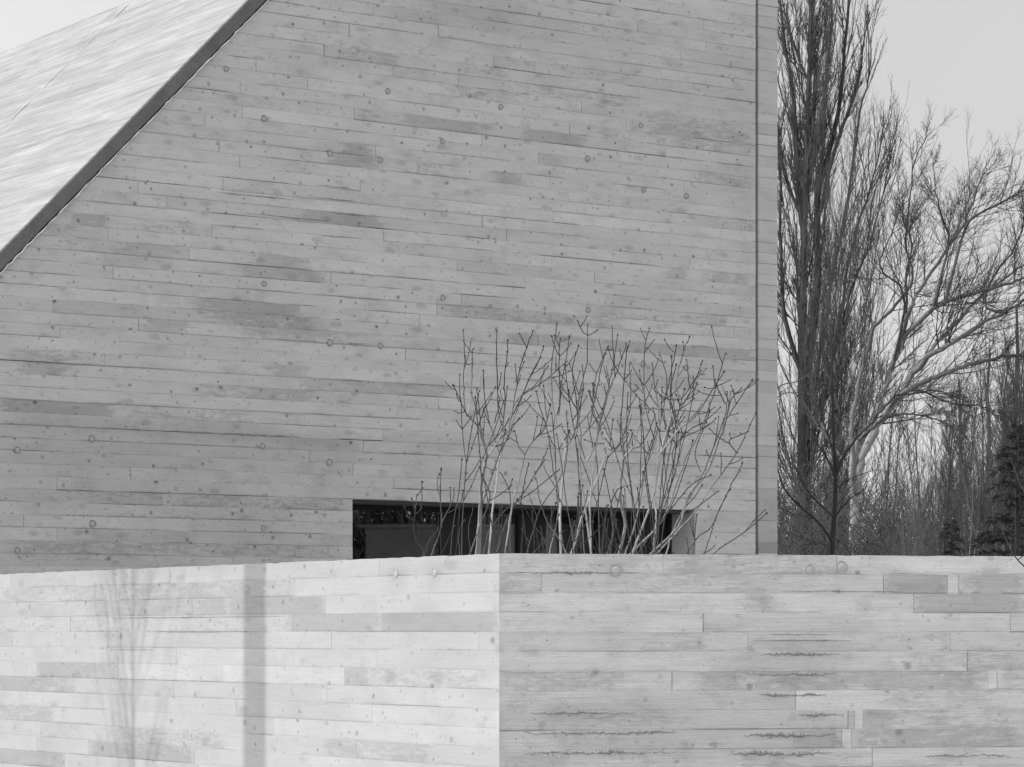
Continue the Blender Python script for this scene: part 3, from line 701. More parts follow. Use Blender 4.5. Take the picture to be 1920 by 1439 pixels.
for L,r0,r1 in TL:
    r0*=.80; r1*=.75
    if built:
        near=min(built,key=lambda p:math.hypot(p.x-L[0].x,p.z-L[0].z))
        if math.hypot(near.x-L[0].x,near.z-L[0].z)<.30: L=[near.copy()]+L[1:]
    q=smooth_path(L,6); m=len(q); jx=jz=0; q2=[]
    for k,p in enumerate(q):
        jx=jx*.8+rb_.gauss(0,.012); jz=jz*.8+rb_.gauss(0,.012); q2.append(p+Vector((jx,rb_.gauss(0,.008),jz)))
    q=q2; built+=q; rr_=[(r0+(r1-r0)*(k/(m-1))**.8)*(1+.07*rb_.gauss(0,1)*(k>2)) for k in range(m)]
    tr_.tube(q,rr_,8)
    ln=sum((q[k+1]-q[k]).length for k in range(m-1))
    if r0<.095: side(cr,q,rr_,1,S_spr,rb_,min(ln,5.0))
    else: side(cr,q[len(q)//2:],rr_[len(q)//2:],1,S_spr,rb_,5.0)
    if 0: side(cr,q,rr_,1,S_spr,rb_,min(ln,5.0))
tr_.build('trunk', M_PALE, spr, smooth=True); cr.build('crown', M_PALE, spr)

# --- dark sapling in front of the poplar
YS=32.0; rs=random.Random(29)
sap=empty('slim_sapling', at(1560,HOR+EYE/YS*F,YS), 'slim dark bare sapling with rising side branches in front of the poplar trunk', 'tree')
C4s=lambda L: px_path(L,1420,520,2.664,YS,rs.uniform(-.6,.6))
S_sap=[dict(),dict(cnt=7,ang=.6,len=.35,up=.08,wig=.14,seg=4,rmin=.005,rr=.5,n=3,**{'from':.25}),dict(cnt=3,ang=.6,len=.4,up=.05,wig=.16,seg=3,rmin=.0035,rr=.6,n=3)]
tr_=MB(); cr=MB()
for L,r0,r1 in ((([(372,1900),(375,1385),(384,1200),(392,1000),(385,880),(376,600),(372,400),(365,250)]),.034,.008),
   ([(388,1010),(430,900),(500,800),(560,740),(620,690)],.018,.005),([(388,990),(340,890),(300,830),(270,750)],.015,.004),
   ([(375,1320),(300,1220),(150,1080),(95,930),(80,800)],.016,.005),([(384,1200),(460,1110),(540,1060)],.011,.004),([(384,1200),(270,1090),(200,980),(180,860)],.012,.004),
   ([(385,880),(330,720),(310,600)],.010,.003),([(382,820),(420,700),(440,560)],.010,.003),([(378,1340),(280,1330),(200,1345)],.007,.003),([(376,620),(340,500),(330,420)],.006,.003),([(388,1060),(480,1000),(600,960)],.008,.003)):
    q=smooth_path(C4s(L),4); m=len(q); rr_=[r0+(r1-r0)*k/(m-1) for k in range(m)]
    tr_.tube(q,rr_,6); side(cr,q,rr_,1,S_sap,rs,min(1.8,sum((q[k+1]-q[k]).length for k in range(m-1))))
tr_.build('trunk', M_SAP, sap, smooth=True); cr.build('crown', M_SAP, sap)

# --- pale leaning shrub whose arching shoots come out from behind the building
YL=36.0; rl=random.Random(31)
o=empty('arching_shrub', at(1400,HOR+EYE/YL*F,YL), 'pale arching shoots reaching out from behind the building edge', 'shrub')
br=MB()
S_l=[dict(),dict(cnt=8,ang=.6,len=.4,up=.02,wig=.18,seg=4,rmin=.004,rr=.5,n=3),dict(cnt=2,ang=.6,len=.4,up=.03,wig=.2,seg=3,rmin=.003,rr=.6,n=3)]
for L,r0 in (([(-60,1750),(-20,1200),(20,760),(95,560),(200,520),(300,452)],.014),([(-60,1750),(-10,1200),(30,800),(95,605),(200,578),(310,592)],.012),([(-60,1750),(0,1300),(60,1150),(110,1220),(200,1235),(300,1245)],.009),([(-60,1750),(20,1200),(100,960),(160,985),(190,1010)],.009),([(-60,1750),(60,1100),(90,900),(125,870)],.008),([(-60,1750),(40,900),(95,450),(150,500),(190,600)],.008)):
    q=smooth_path(px_path(L,1420,520,2.664,YL,rl.uniform(-.5,.5)),4); m=len(q); rr_=[r0*(1-.7*k/m) for k in range(m)]
    br.tube(q,rr_,5); side(br,q,rr_,1,S_l,rl,1.0)
br.build('branches', M_STEM, o)

# --- background thicket of thin-stemmed trees
def thin_tree(seed, h, stems, mat, twig=1.0, spread=.16, r0=.05):
    r=random.Random(seed); tr_=MB(); cr=MB()
    S=[dict(),dict(cnt=20*twig,ang=.5,len=.27,up=.12,wig=.13,seg=4,rmin=.010,rr=.42,n=3,**{'from':.3}),
       dict(cnt=7*twig,ang=.6,len=.42,up=.08,wig=.18,seg=3,rmin=.008,rr=.5,n=3),dict(cnt=2,ang=.6,len=.45,up=.05,wig=.2,seg=2,rmin=.006,rr=.6,n=3)]
    for k in range(stems):
        an=r.uniform(0,6.28); lean=r.uniform(.2,1)*spread; hh=h*r.uniform(.75,1)
        d=Vector((math.cos(an)*lean,math.sin(an)*lean,1)); q=Vector((0,0,-.05)); pts=[q.copy()]
        for j in range(9):
            d=(d+rperp(d,r)*.06+Vector((0,0,.04))).normalized(); q=q+d*hh/9; pts.append(q.copy())
        rr_=[r0*r.uniform(.7,1)*(1-.85*j/9) for j in range(10)]
        tr_.tube(pts,rr_,5); side(cr,pts,rr_,1,S,r,hh)
    e=empty('thicket_tree',(0,0,0)); a=tr_.build('trunk',mat,e); b=cr.build('crown',mat,e)
    return e
def place(e, first, loc, rz, s, label, group, cat='tree'):
    if first: c=e
    else:
        c=e.copy(); col.objects.link(c)
        for ch in e.children:
            k=ch.copy(); col.objects.link(k); k.parent=c
    c.location=loc; c.rotation_euler=(0,0,rz); c.scale=(s,s,s)
    tag(c,label,cat,group); return c
protos=[thin_tree(101,9.5,2,M_STEM,1.0,.10,.05),thin_tree(102,9.0,3,M_BRUSH,1.1,.16,.045),thin_tree(103,8.5,4,M_STEM,.9,.22,.04),thin_tree(104,10,1,M_BRUSH,1.5,.06,.07)]
used=set(); rt=random.Random(41)
# px, depth, scale, prototype
TT=[(1640,78,.62,1),(1668,70,.60,2),(1690,62,.62,0),(1708,56,.66,2),(1724,72,.78,1),(1742,60,.70,0),(1758,66,.72,2),(1776,58,.75,3),(1792,74,.86,1),(1806,55,.66,0),(1822,68,.82,2),(1838,60,.80,1),(1852,76,.98,3),(1868,64,.88,0),(1884,57,.82,2),(1900,70,.95,1),(1914,60,.85,3),(1932,66,.9,0),(1950,58,.85,2),(1480,75,.75,1),(1465,68,.7,3),(1540,80,.75,2),(1585,76,.75,1),(1612,72,.6,0),(1655,84,.7,3),(1735,86,.85,0),(1845,88,1.1,2),(1815,82,.95,3),(1880,84,1.1,1)]
TT+=[(1660+13.5*q+rt.uniform(-6,6),rt.uniform(54,90),rt.uniform(.7,1.05),rt.randrange(4)) for q in range(22)]
for k,(px,Y,s,pi) in enumerate(TT):
    place(protos[pi], pi not in used, at(px,HOR+EYE/Y*F,Y), rt.uniform(0,6.28), s, 'thin bare tree of the crowded thicket behind the garden wall', 'thicket trees behind the garden wall'); used.add(pi)
# --- far poplars at the right edge of the view
far=MB(); ft=MB(); rf=random.Random(47)
S_far=[dict(),dict(cnt=30,ang=.42,len=.22,up=.26,wig=.10,seg=4,rmin=.02,rr=.4,n=3,**{'from':.10}),dict(cnt=7,ang=.45,len=.34,up=.2,wig=.15,seg=3,rmin=.013,rr=.5,n=3),dict(cnt=1.5,ang=.4,len=.4,up=.2,wig=.1,seg=2,rmin=.01,rr=.6,n=3)]
pts=[Vector((rf.uniform(-.1,.1),rf.uniform(-.1,.1),2*k)) for k in range(9)]; rr_=[.22*(1-.85*k/9) for k in range(9)]
ft.tube(pts,rr_,6); side(far,pts,rr_,1,S_far,rf,15.0)
e=empty('distant_poplar'); ft.build('trunk',M_POPLAR,e); far.build('crown',M_POPLAR,e)
for k,(px,Y,s) in enumerate(((1905,125,1.0),(1855,135,.93),(1800,140,.88),(1955,130,1.05))):
    place(e,k==0,at(px,HOR+EYE/Y*F,Y),k*1.9,s,'distant bare columnar poplar in the row beyond the thicket','distant poplars')
# --- evergreens low at the right edge
def conifer(seed,h,w):
    r=random.Random(seed); tr_=MB(); cr=MB()
    tr_.tube([Vector((0,0,-.1)),Vector((.03,0,h*.5)),Vector((0,.03,h))],[.09,.06,.015],6)
    nb=int(h*27)
    for k in range(nb):
        z=h*(.05+.95*(k/nb)); L=w*(1-z/h)**.8*r.uniform(.65,1.15)+.1; an=r.uniform(0,6.28)
        d=Vector((math.cos(an),math.sin(an),.25)); q=Vector((0,0,z)); pts=[q.copy()]
        for j in range(6):
            d=(d+Vector((0,0,-.10))+rperp(d.normalized(),r)*.08).normalized(); q=q+d*L/6; pts.append(q.copy())
        cr.tube(pts,[.014*(1-.12*j) for j in range(7)],3)
        for j in range(int(85*L)+14):
            f=r.uniform(.12,1)*6; i=min(5,int(f)); p=pts[i].lerp(pts[i+1],f-i)
            dd=((pts[i+1]-pts[i]).normalized()+rperp(d,r)*.9+Vector((0,0,-.25))).normalized(); ll=r.uniform(.05,.15)
            sd=dd.cross(rperp(dd,r)).normalized()*r.uniform(.006,.013)
            cr.quad(p-sd*.5,p+dd*ll*.5-sd,p+dd*ll,p+dd*ll*.5+sd)
            cr.rad += [.01]*4
    e=empty('evergreen_tree'); tr_.build('trunk',M_SAP,e); cr.build('foliage',M_NEEDLE,e); return e
ev=conifer(61,4.6,1.25)
EV=[(1905,42,1.02,'dark evergreen with drooping sprays at the far right above the wall'),(1955,47,1.15,'taller dark evergreen cut off by the right edge of the view'),(1785,52,.80,'small dark evergreen among the thin stems of the thicket'),(1868,50,.62,'low dark evergreen left of the far right one')]
for k,(px,Y,s,lb) in enumerate(EV): place(ev,k==0,at(px,HOR+EYE/Y*F,Y),k*1.3,s,lb,'evergreens behind the garden wall')
# --- dense dark brush as one mass
bm_=MB(); rq=random.Random(53)
for k in range(15000):
    x=rq.random(); px=1425+560*x; Y=rq.uniform(76,112)
    if k>9000: px=1430+250*x; Y=rq.uniform(41,49)
    top=(1.6+(HOR-(850 if px<1590 else 850+1.6*(px-1590) if px<1650 and k<=9000 else 905+30*math.sin(px*.06) if k>9000 else 945+25*math.sin(px*.045)))/F*Y)*rq.uniform(.45,1.12)
    base=at(px,HOR+EYE/Y*F,Y); p=base+Vector((0,0,top*.85*rq.random())); L=rq.uniform(.5,1.6)*(1 if k<=9000 else .6); fr_=.8 if k<=9000 else .32
    d=Vector((rq.gauss(0,.6),rq.gauss(0,.3),rq.uniform(.2,1))).normalized(); q=p+d*L*.5; d2=(d+rperp(d,rq)*.35).normalized()
    bm_.tube([p,q,q+d2*L*.5],[.022*fr_,.017*fr_,.010*fr_],3,cap=False)
tag(bm_.build('undergrowth',M_BRUSH), 'dark tangled undergrowth filling the gaps low behind the trees', 'undergrowth', kind='stuff')
# --- shrubs in the court between garden wall and facade
def shrub(px_base, Y, paths, seed, label, extra=0, r_main=.011, tw=1.0, fan=(.16,1.0)):
    r=random.Random(seed)
    base=at(px_base,HOR+EYE/Y*F,Y); e=empty('multi_stem_shrub', base, label, 'shrub', 'bare shrubs between the garden wall and the building')
    br=MB(); bd=MB(); tips=[]
    def bud(p,d,s=1.0):
        d=d.normalized(); L=.013*s*r.uniform(.6,1.5); w=L*.30
        a=rperp(d,r); b=a.cross(d)
        i=len(bd.v); bd.v += [p-d*.002, p+d*L*.4+a*w,p+d*L*.4+b*w,p+d*L*.4-a*w,p+d*L*.4-b*w,p+d*L]
        for x,y in ((1,2),(2,3),(3,4),(4,1)): bd.f += [(i,i+y,i+x),(i+x,i+y,i+5)]
    def nodes(q, rr_, lvl):
        # opposite buds / short shoots at every node
        acc=0; step=r.uniform(.07,.11); m=len(q)
        for k in range(1,m):
            seg=q[k]-q[k-1]; acc+=seg.length
            if acc>step and rr_[k]<.0065:
                acc=0; step=r.uniform(.06,.12); d=seg.normalized(); a=rperp(d,r); a=Vector((a.x,a.y*.6,a.z)).normalized()
                for sg in (1,-1):
                    x=r.random()
                    if x<.27*tw*(1 if q[k].z>2.8 else .15) and lvl<2 and k<m-1:
                        L=r.uniform(.05,.24); dd=(d*.75+a*sg*.65).normalized(); p=q[k]; pts=[p]
                        for j in range(4):
                            dd=(dd+Vector((0,0,.12))+rperp(dd,r)*.08).normalized(); p=p+dd*L/4; pts.append(p)
                        br.tube(pts,[.0032,.0030,.0028,.0026,.0024],4); bud(pts[-1],dd,1.1)
                        for sg2 in (1,-1): bud(pts[-1],dd+rperp(dd,r)*.8*sg2,.8)
                        if r.random()<.6: bud(pts[2],dd+rperp(dd,r),.8)
                    elif x<.8 and rr_[k]<.0048: bud(q[k],d*.7+a*sg*.8,.8)
        d=(q[-1]-q[-2]).normalized(); bud(q[-1],d,1.35)
        for sg in (1,-1): bud(q[-1],d+rperp(d,r)*.9,1.0)
    for L,r0,r1,ground in paths:
        dy=r.uniform(-.7,.7); y0=r.uniform(-.25,.25); n_=len(L)
        pts=[at(800+a/2.822,580+b/2.822,Y+y0+dy*k/max(1,n_-1)) for k,(a,b) in enumerate(L)]
        if ground:
            tg_=(pts[1]-pts[0]).normalized(); e1=pts[0]-tg_*.45; dz=max(.3,e1.z)
            gx=e1-Vector((tg_.x/max(.5,tg_.z)*dz*.6,0,0)); gp=(gx*.6+base*.4); gp.z=-.04
            pts=[gp, e1.lerp(gp,.45)+Vector((0,0,.1)), e1]+pts
        q=smooth_path(pts,5); q=[p+Vector((r.gauss(0,.0016),r.gauss(0,.0016),0)) for p in q]; m=len(q)
        rr_=[r0+(r1-r0)*(k/(m-1))**.7 for k in range(m)]
        br.tube(q,rr_,6); nodes(q,rr_,0)
    for k in range(extra):
        an=r.uniform(0,6.28); d=Vector((math.cos(an)*r.uniform(.0,fan[0])+r.uniform(0,.06),math.sin(an)*.2,1)); L=r.uniform(2.1,3.5)*fan[1]
        p=base+Vector((r.uniform(-.14,.14),r.uniform(-.2,.2),-.04)); pts=[p]; n_=14
        for j in range(n_):
            d=(d.normalized()+rperp(d.normalized(),r)*.09+Vector((.005,0,.07))).normalized(); p=p+d*L/n_; pts.append(p)
        if not -.24<pts[-1].x-base.x<.34: continue
        r0=r.uniform(.0045,.0085); rr_=[r0+(.0026-r0)*j/n_ for j in range(n_+1)]
        q=smooth_path(pts,2); rq_=[r0+(.003-r0)*j/(len(q)-1) for j in range(len(q))]
        br.tube(q,rq_,5); nodes(q,rq_,0)
        for kk in range(r.randint(1,3)):
            i=r.randint(9,n_-2); d2=((pts[i+1]-pts[i]).normalized()+rperp(d,r)*.45).normalized(); p2=pts[i]; pp=[p2]; L2=L*(1-i/n_)*r.uniform(.6,1.0)
            for j in range(7):
                d2=(d2+Vector((0,0,.10))+rperp(d2,r)*.07).normalized(); p2=p2+d2*L2/7; pp.append(p2)
            ra=rr_[i]*.7; rz_=[ra+(.0028-ra)*j/7 for j in range(8)]
            br.tube(pp,rz_,4); nodes(pp,rz_,1)
    if tw<.6:      # a few buds only: they stay on their twigs
        i0=len(br.v); br.v+=bd.v; br.rad+=[.002]*len(bd.v); br.f+=[tuple(i+i0 for i in f) for f in bd.f]
    br.build('branches',M_SHRUB,e,smooth=True)
    if tw>=.6: bd.build('buds',M_BUD,e)['kind']='stuff'
    return e
t_=.0028
S2=[([(265,1290),(285,1050),(290,920),(315,800),(322,770)],.012,.010,1),([(322,770),(305,730),(270,620),(215,560),(190,510),(145,410)],.0065,t_,0),
 ([(322,780),(370,710),(430,590),(480,480),(530,440),(610,390),(680,330),(740,280)],.0065,t_,0),([(330,1290),(350,1050),(365,960),(385,800),(430,660),(470,560),(520,420),(580,300),(617,205)],.011,t_,1),
 ([(390,775),(360,690),(320,550),(300,400),(302,330)],.006,t_,0),([(320,755),(285,620),(275,500),(265,425)],.005,t_,0),([(425,1230),(460,1000),(500,860),(520,770),(560,700),(620,640),(640,570),(655,510)],.008,t_,1),
 ([(520,770),(485,720),(468,650)],.004,t_,0),([(400,640),(415,480),(410,400),(425,250),(430,170)],.005,t_,0),([(360,600),(385,490),(375,430),(370,230),(372,120)],.0045,t_,0),
 ([(205,540),(198,470),(195,340),(207,250)],.004,t_,0),([(215,565),(232,470),(240,330),(242,215)],.0065,.003,0),([(430,665),(455,530),(490,330),(520,230),(560,120)],.006,t_,0),
 ([(230,1290),(290,1130),(335,990),(300,900),(282,840)],.007,.003,1),([(370,1290),(400,1180),(450,1060),(520,960),(600,830),(640,740)],.006,t_,1),([(300,1290),(330,1180),(420,1060),(540,980),(640,900),(700,850)],.005,t_,1),
 ([(500,1290),(510,1120),(500,1020),(520,900),(540,820)],.005,t_,1),([(440,1290),(445,1150),(440,980),(400,880),(360,840)],.005,t_,1),([(455,560),(500,470),(560,330),(600,260)],.004,t_,0)]
S3=[([(710,1290),(705,1100),(715,960),(735,730)],.011,.008,1),([(735,730),(690,610),(668,500),(660,330),(675,180),(690,75)],.007,t_,0),([(735,730),(770,680),(800,560),(765,480),(750,430)],.006,t_,0),
 ([(870,1290),(865,1050),(875,900),(890,800),(910,620),(960,420),(985,300),(1010,140)],.010,t_,1),([(780,1250),(830,1080),(880,960),(940,800),(975,745)],.011,.007,1),
 ([(975,745),(930,680),(915,610),(880,560),(870,520)],.006,t_,0),([(975,745),(1020,710),(1060,600),(1080,470),(1075,300)],.005,t_,0),([(830,1000),(812,860),(810,770),(818,680),(805,580),(803,480),(830,360),(850,250),(850,85)],.009,t_,1),
 ([(850,140),(820,110),(800,65)],.003,t_,0),([(850,140),(885,125),(905,108)],.003,t_,0),([(845,805),(820,740),(815,680)],.005,.004,0),([(845,805),(890,720),(930,560),(970,420),(1010,320),(1055,190)],.007,t_,0),
 ([(650,1290),(690,1120),(700,1000),(670,850),(640,650),(600,520),(580,440)],.007,t_,1),([(815,680),(860,620),(890,480),(920,320),(945,240)],.006,t_,0),([(700,560),(710,420),(740,250),(755,150)],.004,t_,0),
 ([(600,1290),(570,1150),(520,1060),(480,1010)],.005,t_,1),([(740,1290),(690,1200),(640,1130),(600,1020),(580,900)],.006,t_,1),([(560,1290),(640,1220),(720,1180)],.004,t_,1),([(690,560),(705,480),(700,250),(705,160)],.004,t_,0),
 ([(800,560),(790,470),(770,330),(800,200)],.004,t_,0),([(905,620),(880,520),(885,400),(930,260),(960,200)],.005,t_,0),([(760,1290),(850,1220),(930,1140)],.004,t_,1),([(530,1290),(600,1060),(680,940),(720,860)],.005,t_,1)]
S4=[([(955,1290),(985,1190),(975,1050),(1000,965),(1040,940)],.008,.003,1),([(1020,1290),(1050,1140),(1025,1000),(1035,850),(1045,785)],.011,.009,1),([(1045,785),(1028,720),(1025,650),(1035,500),(1050,300),(1060,200)],.006,t_,0),
 ([(1045,785),(1090,730),(1120,630),(1150,500),(1150,260),(1165,150),(1177,105)],.007,t_,0),([(1090,1290),(1130,1180),(1190,1020),(1215,900),(1230,700),(1225,520),(1205,400),(1195,290)],.014,t_,1),
 ([(1200,1290),(1215,1100),(1205,980),(1240,780),(1290,620),(1370,480),(1420,380),(1455,280)],.011,t_,1),([(1190,1290),(1330,1150),(1390,980),(1480,870),(1540,720),(1580,600),(1610,480),(1660,425)],.010,t_,1),
 ([(1090,1285),(1250,1110),(1330,900),(1380,770),(1450,640),(1500,500),(1540,380),(1578,240)],.010,t_,1),([(1230,1280),(1410,1085),(1500,950),(1570,860),(1640,760),(1690,660),(1740,555)],.009,t_,1),
 ([(1385,1060),(1360,1075),(1410,1060),(1480,1010),(1540,965)],.004,t_,0),([(1230,775),(1330,640),(1400,590),(1440,540),(1510,430),(1570,335)],.007,t_,0),([(1240,755),(1280,600),(1310,480),(1330,330),(1360,230),(1355,175)],.007,t_,0),([(1357,215),(1375,185),(1392,150)],.003,t_,0),
 ([(1140,860),(1190,760),(1225,640),(1260,480),(1270,360),(1235,245)],.006,t_,0),([(1580,500),(1550,440),(1523,375)],.004,t_,0),([(1050,1290),(1100,1150),(1140,960),(1150,840),(1190,700)],.009,.003,1),
 ([(1175,770),(1110,690),(1080,640)],.003,t_,0),([(1210,560),(1160,500),(1150,450),(1105,400)],.004,t_,0),([(1320,600),(1300,520),(1290,420),(1320,300)],.004,t_,0),([(1240,500),(1270,450),(1300,300),(1320,200)],.004,t_,0),([(1300,480),(1350,470),(1400,400),(1450,330)],.004,t_,0),
 ([(1270,1290),(1300,1180),(1380,1020),(1470,850),(1530,700),(1580,560),(1590,440)],.008,t_,1),([(1570,690),(1580,600),(1640,500),(1720,380)],.005,t_,0),([(1120,1290),(1200,1170),(1290,1060),(1400,930),(1500,880)],.006,t_,1),([(1640,760),(1600,700),(1650,670),(1700,650)],.004,t_,0),
 ([(1330,900),(1300,760),(1390,640),(1480,600)],.005,t_,0),([(1450,860),(1420,760),(1470,620),(1500,540)],.004,t_,0)]
S5=[([(1380,1290),(1440,1200),(1500,1160),(1560,1040),(1610,930),(1640,880),(1672,820)],.005,t_,1),([(1525,1290),(1560,1260),(1680,1180),(1740,1110),(1790,1065)],.006,t_,1),([(1680,1180),(1720,1150),(1800,1080)],.003,t_,0),([(1470,1290),(1500,1200),(1540,1080),(1600,960)],.004,t_,1),([(1410,1290),(1420,1180),(1430,1090)],.003,t_,1)]
S1=[([(-15,1290),(-20,1270),(-60,1210),(-68,1140),(-62,1080),(-75,1010)],.006,.002,1),([(-64,1130),(-100,1085),(-118,1050)],.003,t_,0),([(-62,1090),(-58,1030),(-50,985)],.003,t_,0),([(-62,1085),(-30,1050),(-25,920)],.003,t_,0),
    ([(-10,1290),(10,1230),(50,1180),(60,1150)],.004,.002,1),([(30,1290),(55,1220),(80,1130),(70,1000),(55,930),(65,880)],.006,.002,1),([(80,1130),(105,1080),(140,1010),(145,950)],.004,t_,0),([(112,1080),(160,1050),(185,1010),(192,960)],.003,t_,0),([(172,1290),(170,1210),(180,1150),(198,1120)],.004,.002,1),([(-70,1100),(-40,1150),(-42,1190)],.003,.002,0),([(230,1290),(222,1150),(245,1060)],.004,.002,1)]
shrub(893,18.6,S2,201,'bare shrub of upright budded stems at the left end of the tall clump',11,tw=1.0)
shrub(1068,19.2,S3,202,'bare budded shrub in the middle of the tall clump, tip highest against the facade',19,tw=1.0)
shrub(1185,18.8,S4,203,'bare thick-stemmed shrub leaning right towards the vertical joint of the facade',20,tw=1.0,fan=(.34,1.0))
shrub(1310,19.5,S5,204,'sparse low shoots right of the window with one twig crossing the end pier',0,tw=.5)
shrub(798,17.6,S1,205,'small sparse shrub in front of the left window pane',0,tw=.25)

# --- shrub just outside, hanging one twig over the wall top at the right
rx=random.Random(71); YX=13.3
e=empty('overhanging_shrub', at(2075,HOR+EYE/YX*F,YX),'bare shrub whose single thin twig hangs over the right end of the wall top','shrub')
br=MB(); S_x=[dict(),dict(cnt=4,ang=.5,len=.35,up=.0,wig=.12,seg=4,rmin=.0018,rr=.6,n=4)]
for L,r0 in (([(2070,1780),(2030,1500),(1985,1200),(1950,1110),(1925,1068),(1908,1050),(1893,1028),(1876,985)],.006),([(2070,1780),(2060,1400),(2000,1050),(1940,960),(1912,905),(1893,854)],.006),([(2075,1780),(2100,1400),(2080,1000),(2040,800)],.008),([(2075,1780),(2150,1400),(2200,1000),(2230,850)],.008),([(2075,1780),(2080,1500),(2130,1100),(2120,900)],.007)):
    q=smooth_path([at(a,b,YX) for a,b in L],5); m=len(q); rr_=[r0+(.0018-r0)*k/(m-1) for k in range(m)]
    br.tube(q,rr_,6)
    if L[-1][0]>2000: side(br,q,rr_,1,S_x,rx,.9)
q=smooth_path([at(1908,1050,YX),at(1914,1046,YX),at(1925,1040,YX)],3); br.tube(q,[.0025]*len(q),5)
br.build('branches',M_SAP,e)

o=empty('side_wall',(14.5,13.6,0),'plain tall concrete side wall closing the court, mirrored in the window','wall'); o['kind']='thing'
mb=MB(); mb.box(Vector((14.32,17.12,0)),Vector((3.38,9.08,0)),Vector((.3,-.11,0)),Vector((0,0,3.12))); mb.box(Vector((14.27,17.02,3.12)),Vector((3.44,9.28,0)),Vector((.4,-.15,0)),Vector((0,0,.05))); mb.build('slab',plain('weathered_concrete',.17,amp=.5,nscale=3),o)
# --- trees to the right of the court (seen only mirrored in the window) and those that shade the wall
for k,(x,y,s,pi) in enumerate(((16,17.5,.8,3),(20,14,.95,1),(23,20,1.0,3),(26,11,1.0,2),(30,15,1.1,3),(33,8,1.1,1),(36,12,1.2,3),(18,21.5,.75,2),(28,18.5,1.0,1),(40,6,1.2,3))):
    place(protos[pi],False,Vector((x,y+4.0,0)),rt.uniform(0,6.28),s,'bare tree beside the court, mirrored in the window glass','trees beside the court')
hm=MB(); rh=random.Random(83)
for k in range(20000):
    f=rh.random(); p=Vector((24+13*f,27-26*f,0))+Vector((rh.gauss(0,1.2),rh.gauss(0,1.2),7.5*rh.random()**1.2)); L=rh.uniform(.5,1.4)
    d=Vector((rh.gauss(0,.5),rh.gauss(0,.5),1)).normalized(); hm.tube([p,p+d*L*.5,p+(d+rperp(d,rh)*.3)*L],[.028,.022,.012],3,cap=False)
tag(hm.build('thicket',M_PALEBRUSH),'dark tangled thicket beyond the court, mirrored in the window','thicket',kind='stuff')
# sun direction
AZ=R(13); EL=R(30)
sun_dir=Vector((-math.cos(AZ)*math.cos(EL),-math.sin(AZ)*math.cos(EL),math.sin(EL)))
hs=Vector((sun_dir.x,sun_dir.y,0)).normalized()
def caster(px,py,D):
    u,z=LEFT.uz(px,py); p=LEFT.pt(u,0); return p+hs*D
b0=caster(489,1240,5.5)
e=empty('timber_post',b0,'tall round timber post standing left of the view, shading the garden wall','post')
mb=MB(); 
mb.tube([Vector(b0)+Vector((-.035*f*.0,.0,6.8*f)) for f in (0,.25,.5,.75,1)],[.128,.125,.122,.119,.116],16)
mb.build('shaft',M_TIMBER,e,smooth=True)
mb=MB(); mb.tube([Vector(b0)+Vector((0,0,z)) for z in (6.79,6.83,6.88,6.90)],[.11,.11,.07,.01],16); mb.build('cap',M_DARK,e)
b1=caster(261,1240,5.0)
e=empty('vase_shaped_sapling',b1,'slender bare vase-shaped sapling left of the view, shading the garden wall','tree')
rv=random.Random(91); tr_=MB(); cr=MB()
tz=7.5*math.tan(EL)
q=[Vector(b1)+Vector((rv.uniform(-.01,.01),rv.uniform(-.01,.01),z)) for z in (-.05,.8,1.6,2.4,3.0,3.6,4.2,4.8,5.4,6.0)]
tr_.tube(q,[.036,.033,.031,.028,.025,.021,.016,.011,.007,.004],8)
for k in range(52):
    z=3.0+rv.random()**1.1*2.3; p=Vector(b1)+Vector((0,0,z)); an=rv.uniform(0,6.28); d=Vector((math.cos(an)*.46,math.sin(an)*.46,1)).normalized(); L=rv.uniform(.9,1.9); pts=[p]
    for j in range(6):
        d=(d+rperp(d,rv)*.08+Vector((0,0,.045))).normalized(); p=p+d*L/6; pts.append(p)
    rr_=[.0058*(1-.6*j/6) for j in range(7)]; cr.tube(pts,rr_,5)
    side(cr,pts,rr_,1,[dict(),dict(cnt=6,ang=.4,len=.4,up=.1,wig=.1,seg=3,rmin=.003,rr=.5,n=3)],rv,L)
tr_.build('trunk',M_SAP,e); cr.build('crown',M_SAP,e)

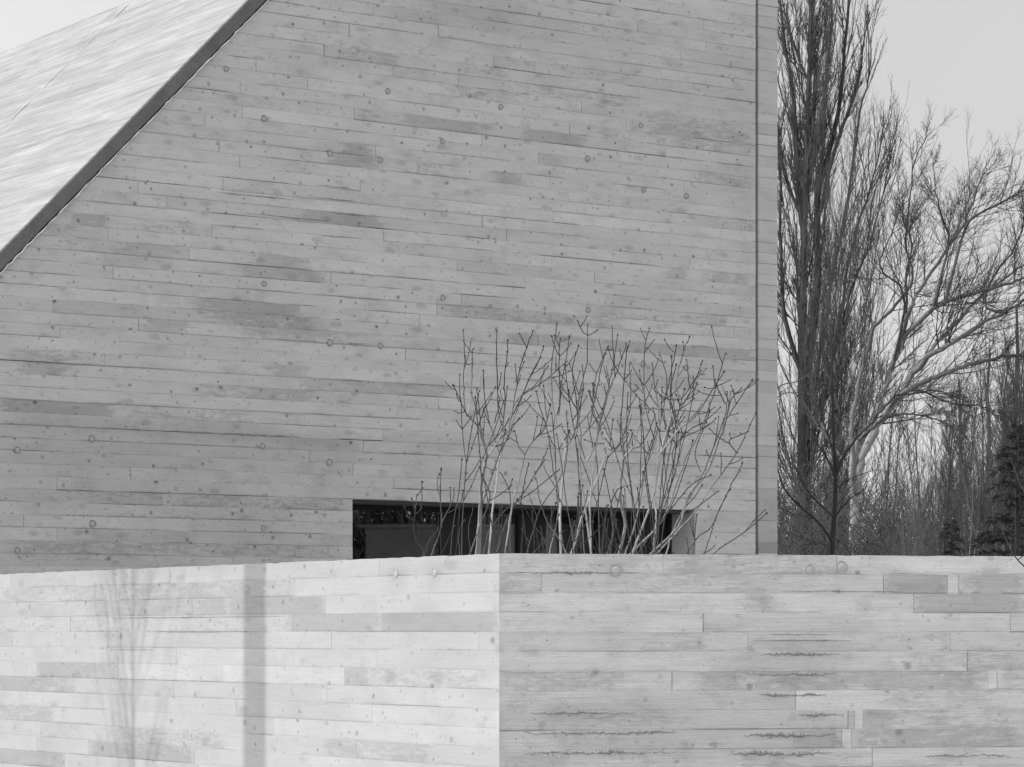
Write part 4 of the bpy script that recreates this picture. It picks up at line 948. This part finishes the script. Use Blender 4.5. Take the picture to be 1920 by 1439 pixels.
# ------------------------------------------------------------------ ground, sky, sun, camera
mb=MB(); s=900; mb.quad(Vector((-s,-s,0)),Vector((s,-s,0)),Vector((s,s,0)),Vector((-s,s,0)))
tag(mb.build('ground',M_GRAVEL),kind='structure')

w=bpy.data.worlds.new('World'); sc.world=w; w.use_nodes=True
t=NT(w.node_tree); bgn=w.node_tree.nodes['Background']
sk=t.node('ShaderNodeTexSky',sky_type='NISHITA',sun_disc=False,sun_elevation=EL,sun_rotation=R(257),dust_density=2.5,air_density=1.0)
bw=t.node('ShaderNodeRGBToBW',{0:sk.outputs[0]})
geo=t.node('ShaderNodeTexCoord').outputs['Generated']
sx=t.node('ShaderNodeSeparateXYZ',{0:geo})
cl=t.noise(t.scale(geo,1,1,2.6),2.2,5,.55,.3)
# thin high cloud: denser overhead and behind the camera than low in front of it
veil=t.ramp(sx.outputs[2],.10,.75,2.6,7.0)
veil=t.m('ADD',veil,t.ramp(sx.outputs[1],.9,-.6,0.0,4.0))
veil=t.m('ADD',veil,t.ramp(sx.outputs[0],.12,-.22,.85,2.6))
veil=t.m('MULTIPLY',veil,t.m('ADD',.82,t.m('MULTIPLY',cl,.36)))
low=t.m('MULTIPLY',t.ramp(sx.outputs[2],.0,.14,1.0,0.0),2.4)
tot=t.m('ADD',t.m('ADD',t.m('MINIMUM',bw.outputs[0],8.0),veil),low)
t.set(bgn.inputs[0],grey(t,tot)); bgn.inputs[1].default_value=.1
sl=bpy.data.lights.new('sun','SUN'); sl.energy=2.0; sl.angle=R(.55); sl.color=(1,1,1)
so=bpy.data.objects.new('sun',sl); col.objects.link(so); so.rotation_euler=sun_dir.to_track_quat('Z','Y').to_euler(); so.location=(-20,-5,20)
cam=bpy.data.cameras.new('camera'); co=bpy.data.objects.new('camera',cam); col.objects.link(co); sc.camera=co
co.location=(0,0,EYE); co.rotation_euler=(R(90),0,0)
cam.sensor_width=36; cam.lens=36*F/1920; cam.shift_y=(HOR-719.5)/1920; cam.clip_end=3000; cam.clip_start=.1
vs=sc.view_settings; vs.view_transform='Standard'; vs.look='None'; vs.gamma=1; vs.exposure=0.0
